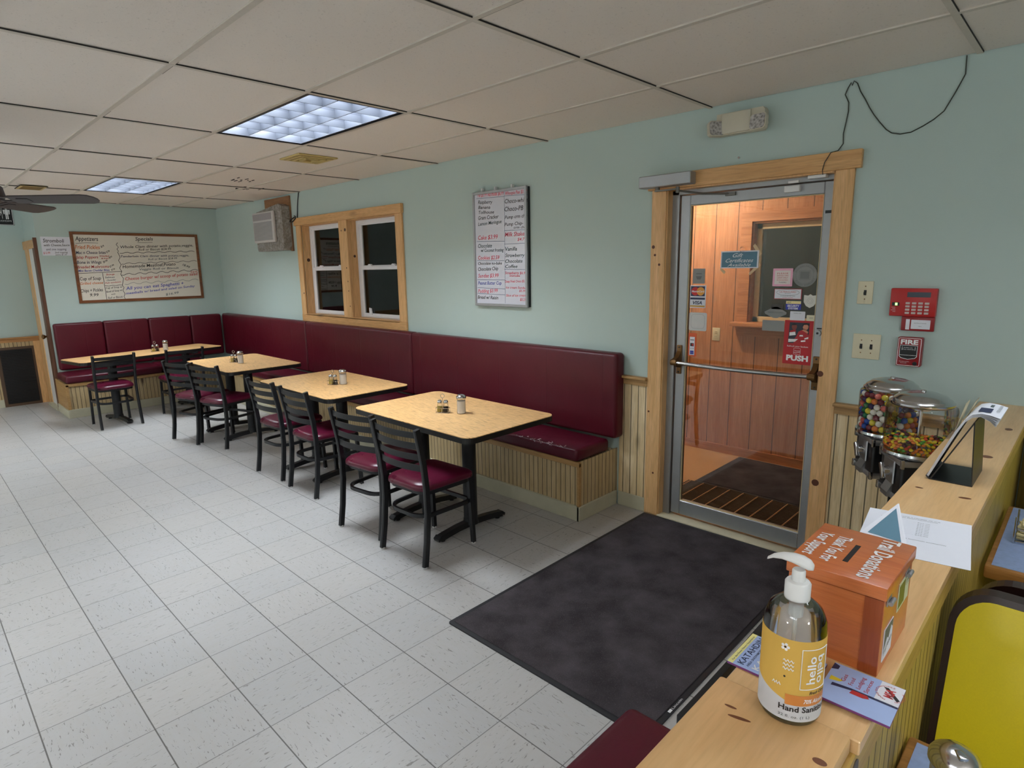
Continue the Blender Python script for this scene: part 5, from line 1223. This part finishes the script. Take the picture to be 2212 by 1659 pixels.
fs += [tuple(range(16)), tuple(range((len(PS)-1)*16, len(PS)*16))]
hd.add(vs, fs, 0, True, Matrix.Rotation(math.radians(6), 4, 'Z')).build('pump_head', M['white'], t, sharp=80)

# ------------------------------------------------------------------ brochures, sheet and card on the divider
M['sky'] = flat('light blue print', L(166, 188, 232), .4, 0, .05); M['lilac'] = flat('lilac edge', L(120, 60, 120), .5)
def broch(label, x0, y0, x1, y1, z, rz=0):
    t = thing('brochure', label, 'brochure', ((x0+x1)/2, (y0+y1)/2, z), rz)
    hx, hy = (x1-x0)/2, (y1-y0)/2
    MB().box(-hx, -hy, 0, hx, hy, .0035).build('pages', M['lilac'], t); MB().box(-hx, -hy+.0002, .0035, hx, hy, .0040).build('cover', M['sky'], t)
    return t, hx, hy
t, hx, hy = broch('light blue KATAHDIN snowmobile brochure lying across the divider under the bottle side', 8.853, -2.583, 8.975, -2.482, 1.0355)
def btxt(t, rows, z=.0043, off=.01):
    by = {}
    for r_ in rows: by.setdefault(r_[5], []).append(r_)
    for ink, rs in by.items():
        q = MB()
        for s_, x, y, w, h, _ in rs: write(q, s_, plane_fn((x, y, z), (0, 1, 0), (-1, 0, 0)), w, h, 0, 0, off)
        q.build('lettering', M['ink_'+ink], t, merge=False)
patch3 = lambda t, name, mat, polys, z: (lambda q: ([q.add([(a, b, z) for a, b in p], [list(range(len(p)))]) for p in polys], q.build(name, mat, t, merge=False)))(MB())
patch3(t, 'yellow_band', flat('pale yellow print', L(236, 230, 150), .4), [[(-hx, -hy), (-hx+.009, -hy), (-hx+.009, hy), (-hx, hy)]], .0042)
btxt(t, [('For the Finest Nature Experience', -hx+.007, -hy+.008, .085, .003, 'g'), ('KATAHDIN', -hx+.024, -hy+.007, .088, .0105, 'n'), ('AREA SNOWMOBILE TRAILS', -hx+.032, -hy+.007, .088, .004, 'n'), ('KASTA', -hx+.048, -hy+.007, .075, .011, 'w')], .0044)
t, hx, hy = broch('light blue snowmobile brochure with round MSA logo overhanging the booth side', 8.985, -2.574, 9.083, -2.4745, 1.0398, .01)
patch3(t, 'white_panel', M['paper'], [[(.052-.034+.0, -.002), (hx, -.002), (hx, hy-.001), (.018, hy-.001)]], .0042)
patch3(t, 'red_sled', M['ink_r'], [[(-.012, -.014), (.006, -.014), (.014, -.010), (.010, -.004), (-.010, -.004)]], .0043)
patch3(t, 'dark_stripe', M['ink_n'], [[(-.038, -.012), (-.01, -.006), (hx, -.006), (hx, -.001), (-.012, -.001), (-.038, -.004)], [(-.049, .030), (-.040, .034), (-.040, .044), (-.049, .048)]], .0042)
patch3(t, 'yellow_sled', M['ink_y'], [[(-.044, .0), (-.030, .004), (-.026, .010), (-.044, .012)]], .0043)
btxt(t, [('Gas', -.024, .008, .020, .006, 'r'), ('Food', -.013, .006, .020, .006, 'r'), ('Lodging', -.002, .004, .034, .006, 'r'), ('Services', .009, .002, .036, .006, 'r')], .0045, 0)
q = MB(); ccx, ccy = .034, .023
patch3(t, 'black_mark', M['ink_k'], [[(ccx-.011, ccy+.013), (ccx+.011, ccy-.013), (ccx+.014, ccy-.008), (ccx-.005, ccy+.014)]], .0044)
write(q, 'MSA', plane_fn((ccx+.005, ccy-.011, .0047), (0, 1, 0), (-1, 0, 0)), .022, .012, off=.03)
for s_, a0_, a1_ in (('MAINE SNOWMOBILE', 80, 260), ('ASSOCIATION', 300, 400)):
    vs, fs, tw = glyphs(s_); k_ = .003/.7
    q.add([(ccx+(.0165+y*k_)*math.cos(math.radians(a1_+(a0_-a1_)*x/tw)), ccy+(.0165+y*k_)*math.sin(math.radians(a1_+(a0_-a1_)*x/tw)), .0047) for x, y in vs], fs)
q.build('logo', M['ink_r'], t, merge=False)

t = thing('printed_sheet', 'white printed letter sheet lying across the divider behind the donation box', 'paper sheet', (8.966, -1.80, 1.0355))
c = [(8.846, -1.714), (9.059, -1.676), (9.093, -1.95), (8.880, -1.985)]
MB().prism([(a-8.966, b+1.80) for a, b in c], 0, .0006).build('sheet', M['paper'], t)
dx = Vector((.213, .038, 0)).normalized(); dy = Vector((-.034, .274, 0)).normalized(); O_ = Vector((8.846-8.966, -1.714+1.80, .0009))
q = MB()
def stext(s_, u, v, w, h): write(q, s_, lambda a, b: O_+dx*(u+a)-dy*(v-b), w, h)
stext('BECOME A MEMBER OF THE', .062, .024, .092, .004); stext('TRAIL RIDERS ASSOCIATION', .066, .032, .082, .004); stext('MEMBERSHIP', .030, .046, .026, .003)
for i in range(9): stext('. . . .', .030+.0*i, .056+i*.010, .030, .002); stext('.......... $25.00', .084, .052+i*.0105, .050, .003)
stext('FOR ADDITIONAL INFORMATION', .085, .170, .085, .004)
for i in range(4): stext('_______________________________', .100, .188+i*.008, .078, .0006)
q.build('lettering', M['ink_k'], t, merge=False)
t = thing('folded_blue_card', 'blue and white folded tent card standing behind the donation box', 'card', (8.92, -1.86, 1.0362))
MB().add([(.0, .075, .052), (-.050, -.03, 0), (.045, -.045, 0), (.002, .078, .052), (-.048, -.027, 0), (.048, -.042, 0)], [(0, 1, 2), (3, 5, 4), (0, 3, 4, 1), (1, 4, 5, 2), (2, 5, 3, 0)]).build('card', M['paper'], t)
MB().add([(.001, .058, .0455), (-.036, -.030, .0022), (.036, -.041, .0022)], [(0, 1, 2)]).build('blue_face', M['signblue'], t)

# ------------------------------------------------------------------ menu holder
t = thing('leaflet_holder', 'bent black metal leaflet easel on the divider beside the gumball machines', 'leaflet holder', (8.96, -1.26, 1.035))
q = MB(); yw = .098
P = [(-.055, .001), (.050, .001), (.0500, .182), (.0475, .182), (.0475, .0035), (-.050, .0035), (.024, .182), (.0215, .183), (-.056, .004)]
q.prism([(-.046, .0), (.058, .0), (.046, .190), (.043, .190), (.055, .003), (-.043, .003)], -yw, yw, 1)
q.prism([(-.046, .0), (-.042, .0), (.046, .188), (.043, .190)], -yw, yw, 1)
q.prism([(-.046, .0), (-.056, .010), (-.054, .011), (-.043, .003)], -yw, yw, 1)
q.build('easel', M['black'], t, merge=False)
random.seed(21)
def leaf(name, label, pts, y0, y1, mat, th=.0008):
    o_ = thing(name, label, 'leaflet', (8.96, -1.26, 1.035))
    s_ = MB(); n_ = len(pts); s_.add([(a, y, b) for y in (y0, y1) for a, b in pts]+[(a-.0007, y, b+.0007) for y in (y0, y1) for a, b in pts],
        [(i, i+1, n_+i+1, n_+i) for i in range(n_-1)]+[(2*n_+i, 3*n_+i, 3*n_+i+1, 2*n_+i+1) for i in range(n_-1)]+[(i, 2*n_+i, 2*n_+i+1, i+1) for i in range(n_-1)]+[(n_+i, n_+i+1, 3*n_+i+1, 3*n_+i) for i in range(n_-1)], 0, True)
    s_.build('sheet', mat, o_); return o_
cream_p = flat('cream leaflet paper', L(206, 196, 160), .6)
leaf('leaflet', 'cream leaflet with its upright tip standing tallest in the easel', [(-.052, .006), (-.024, .075), (.0, .150), (.018, .238)], -.085, -.01, cream_p)
leaf('leaflet', 'second cream leaflet tip beside the curled white menus', [(-.054, .008), (-.026, .078), (.002, .150), (.030, .232)], .0, .08, cream_p)
for i in range(5):
    zz = i*.0022
    cur = [(-.050-.001*i, .004+zz*.3), (-.028-.0012*i, .062+zz*.3), (.006-.001*i, .150+zz*.5), (.022, .186+zz), (.037, .202+zz), (.056, .208+zz), (.078, .206+zz-.002*(4-i)), (.100-.002*(4-i), .200+zz-.004*(4-i))]
    o = leaf('menu_leaflet', 'white printed menu leaflet, top of the curled stack on the easel' if i == 4 else 'white menu leaflet under the top one of the curled stack', cur, -.095, .085, M['paper'])
    o['group'] = 'curled menu leaflets on the easel'
q = MB(); write(q, 'BEVERAGES', plane_fn((.084, .060, .2170), (0, -1, 0), (1, 0, -.12)), .10, .007); q.box(.064, .02, .2178, .072, .05, .2186); q.build('lettering', M['ink_g'], o, merge=False)
patch3(o, 'dark_print', M['ink_n'], [[(.046, -.07), (.075, -.07), (.075, -.005), (.046, -.005)]], .2182)

# ------------------------------------------------------------------ wire brochure rack on the dining side of the divider
t = thing('wire_rack', 'black wire brochure rack hanging on the dining side of the divider', 'rack', (8.83, -2.42, .9))
q = MB()
q.sweep([(-.045, -.185, 0), (-.045, -.1, 0), (-.047, .10, .002), (-.05, .235, .003)], [(-.006, -.009), (.006, -.009), (.006, .009), (-.006, .009)], smooth=False)
q.build('front_bar', M['black'], t)
q = MB()
for y in (-.175, -.06, .06, .20):
    q.tube([(-.045, y, 0), (-.040, y-.008, -.03), (-.01, y-.01, -.06), (.03, y, -.06)], .0028, 6)
q.tube([(-.045, -.185, .0), (-.042, -.195, -.012), (-.030, -.198, -.02), (.03, -.195, -.03)], .0028, 6)
q.tube([(.03, -.2, -.06), (.03, .24, -.06)], .0028, 6); q.tube([(.034, -.2, .03), (.034, .24, .03)], .0028, 6)
q.build('wires', M['black'], t, merge=False)
for i, (y, c_, nm) in enumerate(((-.12, L(110, 44, 96), 'purple brochure standing in the wire rack'), (-.165, L(220, 214, 228), 'white and lilac folded brochure in the near end of the wire rack'))):
    b = thing('rack_brochure', nm, 'brochure', (8.83, -2.42+y, .9)); mxr = Matrix.Rotation(math.radians(12), 4, 'Z')@Matrix.Rotation(math.radians(14), 4, 'Y')
    MB().box(.002, -.05+i*.03, -.045, .004, .05-i*.02, .07-.03*i, mx=mxr).build('cover', flat(nm[:12], c_, .4), b)

# ================================================================== booths on the right
def booth_back(label, loc, w=1.15, top=.96, mat=None):
    t = thing('booth_bench', label, 'booth seat', loc)
    h0 = .30; pr = rrect(0, h0, w, top, .075, 8)
    # panel leans: x, z in plan, y depth; lean with a shear
    sh = Matrix(((1, 0, 0, 0), (0, 1, .36, -.36*top), (0, 0, 1, 0), (0, 0, 0, 1)))
    MB().prism(pr, -.018, .018, 1, mx=sh).build('back_rim', M['brownrim'], t)
    pr2 = rrect(.014, h0+.01, w-.014, top-.014, .064, 8)
    MB().prism(pr2, -.0205, -.010, 1, mx=sh).build('back_panel', mat or M['yellowlam'], t)
    MB().box(.0, -.40, .40, w, -.20, .46, bev=.02, seg=3).build('seat', mat or M['yellowlam'], t)
    MB().box(.05, -.38, 0, w-.05, -.22, .402).build('seat_base', M['brownrim'], t)
    return t
booth_back('yellow laminate booth seat with brown rim facing the nearer blue table', (9.062, -1.868, 0), top=.965)
t = thing('booth_bench', 'dark backed booth seat back to back with the yellow one', 'booth seat', (9.075, -1.79, 0))
sh = Matrix(((1, 0, 0, 0), (0, 1, -.30, .30*.965), (0, 0, 1, 0), (0, 0, 0, 1)))
MB().prism(rrect(.02, .30, 1.17, .965, .075, 8), -.018, .018, 1, mx=sh).build('back_rim', M['brownrim'], t)
MB().prism(rrect(.034, .31, 1.156, .951, .064, 8), .010, .0205, 1, mx=sh).build('back_panel', M['yellowlam'], t)
MB().box(.02, .22, .40, 1.17, .60, .46, bev=.02, seg=3).build('seat', M['yellowlam'], t); MB().box(.06, .28, 0, 1.1, .55, .402).build('seat_base', M['brownrim'], t)
booth_back('yellow booth seat against the far wall beyond the far blue table', (9.095, -.075, 0), top=1.02)
M['edgewood'] = wood('worn oak table edge', L(176, 126, 72), L(140, 94, 50), 'x', 1, 1.4, .4)
def booth_table(label, x0, y0, x1, y1):
    t = thing('booth_table', label, 'table', ((x0+x1)/2, (y0+y1)/2, 0), 0, 'blue laminate booth tables')
    hx, hy = (x1-x0)/2, (y1-y0)/2
    MB().box(-hx+.016, -hy+.016, .738, hx-.016, hy-.016, .7435).build('table_top', M['bluelam'], t)
    MB().box(-hx, -hy, .700, hx, hy, .7425, bev=.007).build('wood_edge', M['edgewood'], t)
    MB().cyl((0, 0, .03), (0, 0, .70), .045, n=20).build('column', M['black'], t); MB().lathe([(.28, 0), (.27, .02), (.08, .045), (.05, .06)], n=28).build('base', M['black'], t)
booth_table('blue laminate booth table with worn oak edge beyond the yellow booth back', 9.057, -1.190, 10.2, -.545)
booth_table('blue laminate booth table nearest the camera at the bottom right corner', 9.050, -2.85, 10.2, -2.150)
s = dup(sug0, (9.140, -2.335, .7437), .6, 'large looking sugar dispenser on the nearest blue booth table')
s.scale = (1.13, 1.13, 1.13)
t = thing('jelly_caddy', 'wire caddy stacked with cream condiment packets on the far blue table', 'condiment caddy', (9.155, -.90, .7437))
q = MB(); q.tube([(x, y, .05) for x, y in rrect(-.05, -.045, .06, .045, .01, 3)], .002, 6, closed=True); q.tube([(x, y, .008) for x, y in rrect(-.05, -.045, .06, .045, .01, 3)], .002, 6, closed=True)
for x, y in ((-.05, -.045), (-.05, .045), (.06, -.045), (.06, .045)): q.tube([(x, y, 0), (x, y, .092)], .003, 6)
q.build('wire_basket', M['chrome'], t, merge=False); random.seed(4)
c0 = None
for i in range(10):
    loc = (9.155+random.uniform(-.006, .006), -.90+(.019 if i % 2 else -.019), .7437+.011+.0125*(i//2)); rz = random.uniform(-.2, .2)
    if c0 is None:
        c0 = MB().box(-.040, -.017, 0, .048, .017, .0105, bev=.003).build('condiment_packet', flat('cream packet', L(214, 200, 150), .5, 0, .15)); c0.location = loc; c0.rotation_euler = (0, 0, rz); tag(c0, 'cream condiment packet stacked in the wire caddy on the far blue table', 'packet', 'packets in the wire caddy')
    else: d_ = c0.copy(); COL.objects.link(d_); d_.location = loc; d_.rotation_euler = (0, 0, rz)

# ================================================================== gumball machines
FN = math.radians(214)
def machine(label, loc):
    t = thing('gumball_machine', label, 'gumball machine', loc, FN, 'two candy machines on one stand')
    # local +x is the coin face; z 0 at bottom of body
    b = MB(); b.box(-.086, -.094, .0, .086, .094, .165, bev=.010, seg=3); b.build('body', M['black_p'], t)
    b = MB(); b.box(-.091, -.099, .140, .091, .099, .166, bev=.008, seg=2); b.build('top_band', M['zinc'], t)
    b = MB(); b.box(-.091, -.099, -.006, .091, .099, .022, bev=.008, seg=2); b.build('bottom_band', M['zinc'], t)
    for sx in (-1, 1):
        for sy in (-1, 1):
            MB().box(sx*.080, sy*.088, .134, sx*.094, sy*.102, .170, bev=.004).build('corner_cap', M['chrome'], t); MB().box(sx*.080, sy*.088, -.008, sx*.094, sy*.102, .026, bev=.004).build('corner_cap', M['chrome'], t)
    MB().lathe([(.08, .164), (.118, .172), (.124, .180), (.122, .190), (.108, .193)], n=44).build('globe_ring', M['chrome'], t)
    MB().lathe([(.110, .188), (.1165, .196), (.1180, .21), (.1180, .35), (.1150, .362), (.100, .372)], n=44, closed=True).build('globe', M['clear'], t)
    ld = MB().lathe([(.103, .366), (.106, .372), (.106, .378), (.098, .384), (.096, .390), (.083, .399), (.078, .404), (.050, .413), (.02, .417), (.0001, .418)], n=44).build('lid', M['chrome'], t)
    MB().cyl((0, 0, .416), (0, 0, .423), .009, n=14).build('lid_screw', M['chrome'], ld)
    MB().cyl((0, 0, .17), (0, 0, .37), .006, n=12).cyl((0, 0, .345), (0, 0, .372), .03, .035, n=20).build('centre_rod', M['chrome'], t, merge=False)
    c = MB().box(.086, -.05, .055, .094, .045, .150, bev=.004, seg=1).build('coin_mechanism', M['zinc'], t)
    k = MB().cyl((.094, 0, .098), (.112, 0, .098), .020, .017, n=20); k.box(.108, -.010, .066, .124, .010, .130, bev=.005, mx=Matrix.Translation((0, 0, .098))@Matrix.Rotation(.5, 4, 'X')@Matrix.Translation((0, 0, -.098))); k.build('turn_handle', M['chrome'], c, merge=False)
    MB().prism([(.086, .055), (.104, .018), (.104, .0), (.086, .0)], -.030, .030, 1).build('chute', M['zinc'], t)
    return t
G1 = (8.775, -.755, .772); G2 = (8.620, -.515, .772)
machine('candy machine nearer the camera, globe a quarter full of small candies', G1)
machine('gumball machine farther back, globe nearly full of large gumballs', G2)
t = thing('machine_stand', 'black pole stand carrying the two candy machines', 'stand', ((G1[0]+G2[0])/2, (G1[1]+G2[1])/2, 0))
dxy = Vector((G1[0]-G2[0], G1[1]-G2[1])); an = math.atan2(dxy.y, dxy.x)
MB().cyl((0, 0, .03), (0, 0, .75), .026, n=20).build('pole', M['black_p'], t); MB().lathe([(.17, 0), (.17, .012), (.05, .035), (.03, .05)], n=36).build('base', M['black_p'], t)
MB().box(-.20, -.03, .745, .20, .03, .765, bev=.004, mx=Matrix.Rotation(an, 4, 'Z')).build('cross_bar', M['black_p'], t)
GC = [L(*c) for c in ((244, 240, 226), (244, 240, 226), (236, 216, 64), (40, 84, 176), (34, 120, 74), (222, 108, 96), (232, 132, 44), (120, 24, 40), (60, 40, 90))]
CC = [L(*c) for c in ((246, 216, 44), (246, 216, 44), (244, 200, 40), (240, 136, 48), (240, 136, 48), (222, 84, 44), (96, 164, 56), (84, 28, 36))]
def balls(name, label, cat, group, cols, r, sq, cen, positions):
    mats = [flat(name+' coating', c_, .22, 0, .03) for c_ in cols]; src = []
    for m_ in mats:
        b = bmesh.new(); bmesh.ops.create_uvsphere(b, u_segments=14, v_segments=9, radius=r)
        for v in b.verts: v.co.z *= sq
        me = bpy.data.meshes.new(name); 
        for f in b.faces: f.smooth = True
        b.to_mesh(me); b.free(); me.materials.append(m_); src.append(me)
    for p in positions:
        o = bpy.data.objects.new(name, random.choice(src)); COL.objects.link(o); o.location = (cen[0]+p[0], cen[1]+p[1], cen[2]+p[2])
        if sq < 1: o.rotation_euler = (random.uniform(-.7, .7), random.uniform(-.7, .7), 0)
        tag(o, label, cat, group)
random.seed(31)
pos = []; R1 = .1010; n1 = 24
for k in range(7):
    for i in range(n1):
        a = 2*PI*(i+.5*(k % 2))/n1; pos.append((R1*math.cos(a), R1*math.sin(a), .208+k*.0232+random.uniform(-.0006, .0006)))
for rr, n_ in ((.0755, 17), (.047, 10), (.021, 4)):
    for i in range(n_): a = 2*PI*i/n_+rr*30; pos.append((rr*math.cos(a), rr*math.sin(a), .208+6*.0232+.006+random.uniform(0, .006)))
balls('gumball', 'large coloured gumball inside the farther machine globe', 'gumball', 'gumballs in the farther globe', GC, .0128, 1.0, G2, pos)
pos = []
for k in range(3):
    n1 = 42
    for i in range(n1):
        a = 2*PI*(i+.5*(k % 2))/n1; pos.append((.1075*math.cos(a)*random.uniform(.99, 1.0), .1075*math.sin(a), .199+k*.0098+.004*math.sin(a*2)))
for rr, n_ in ((.091, 35), (.0745, 29), (.058, 22), (.0415, 16), (.025, 9)):
    for i in range(n_): a = 2*PI*i/n_+rr*50; pos.append((rr*math.cos(a), rr*math.sin(a), .224+.006*math.sin(a*3)+random.uniform(0, .006)+(.0915-rr)*.12))
balls('candy', 'small coloured candy at the bottom of the nearer machine globe', 'candy', 'candies in the nearer globe', CC, .0076, .62, G1, pos)
# mat brand mark near its corner
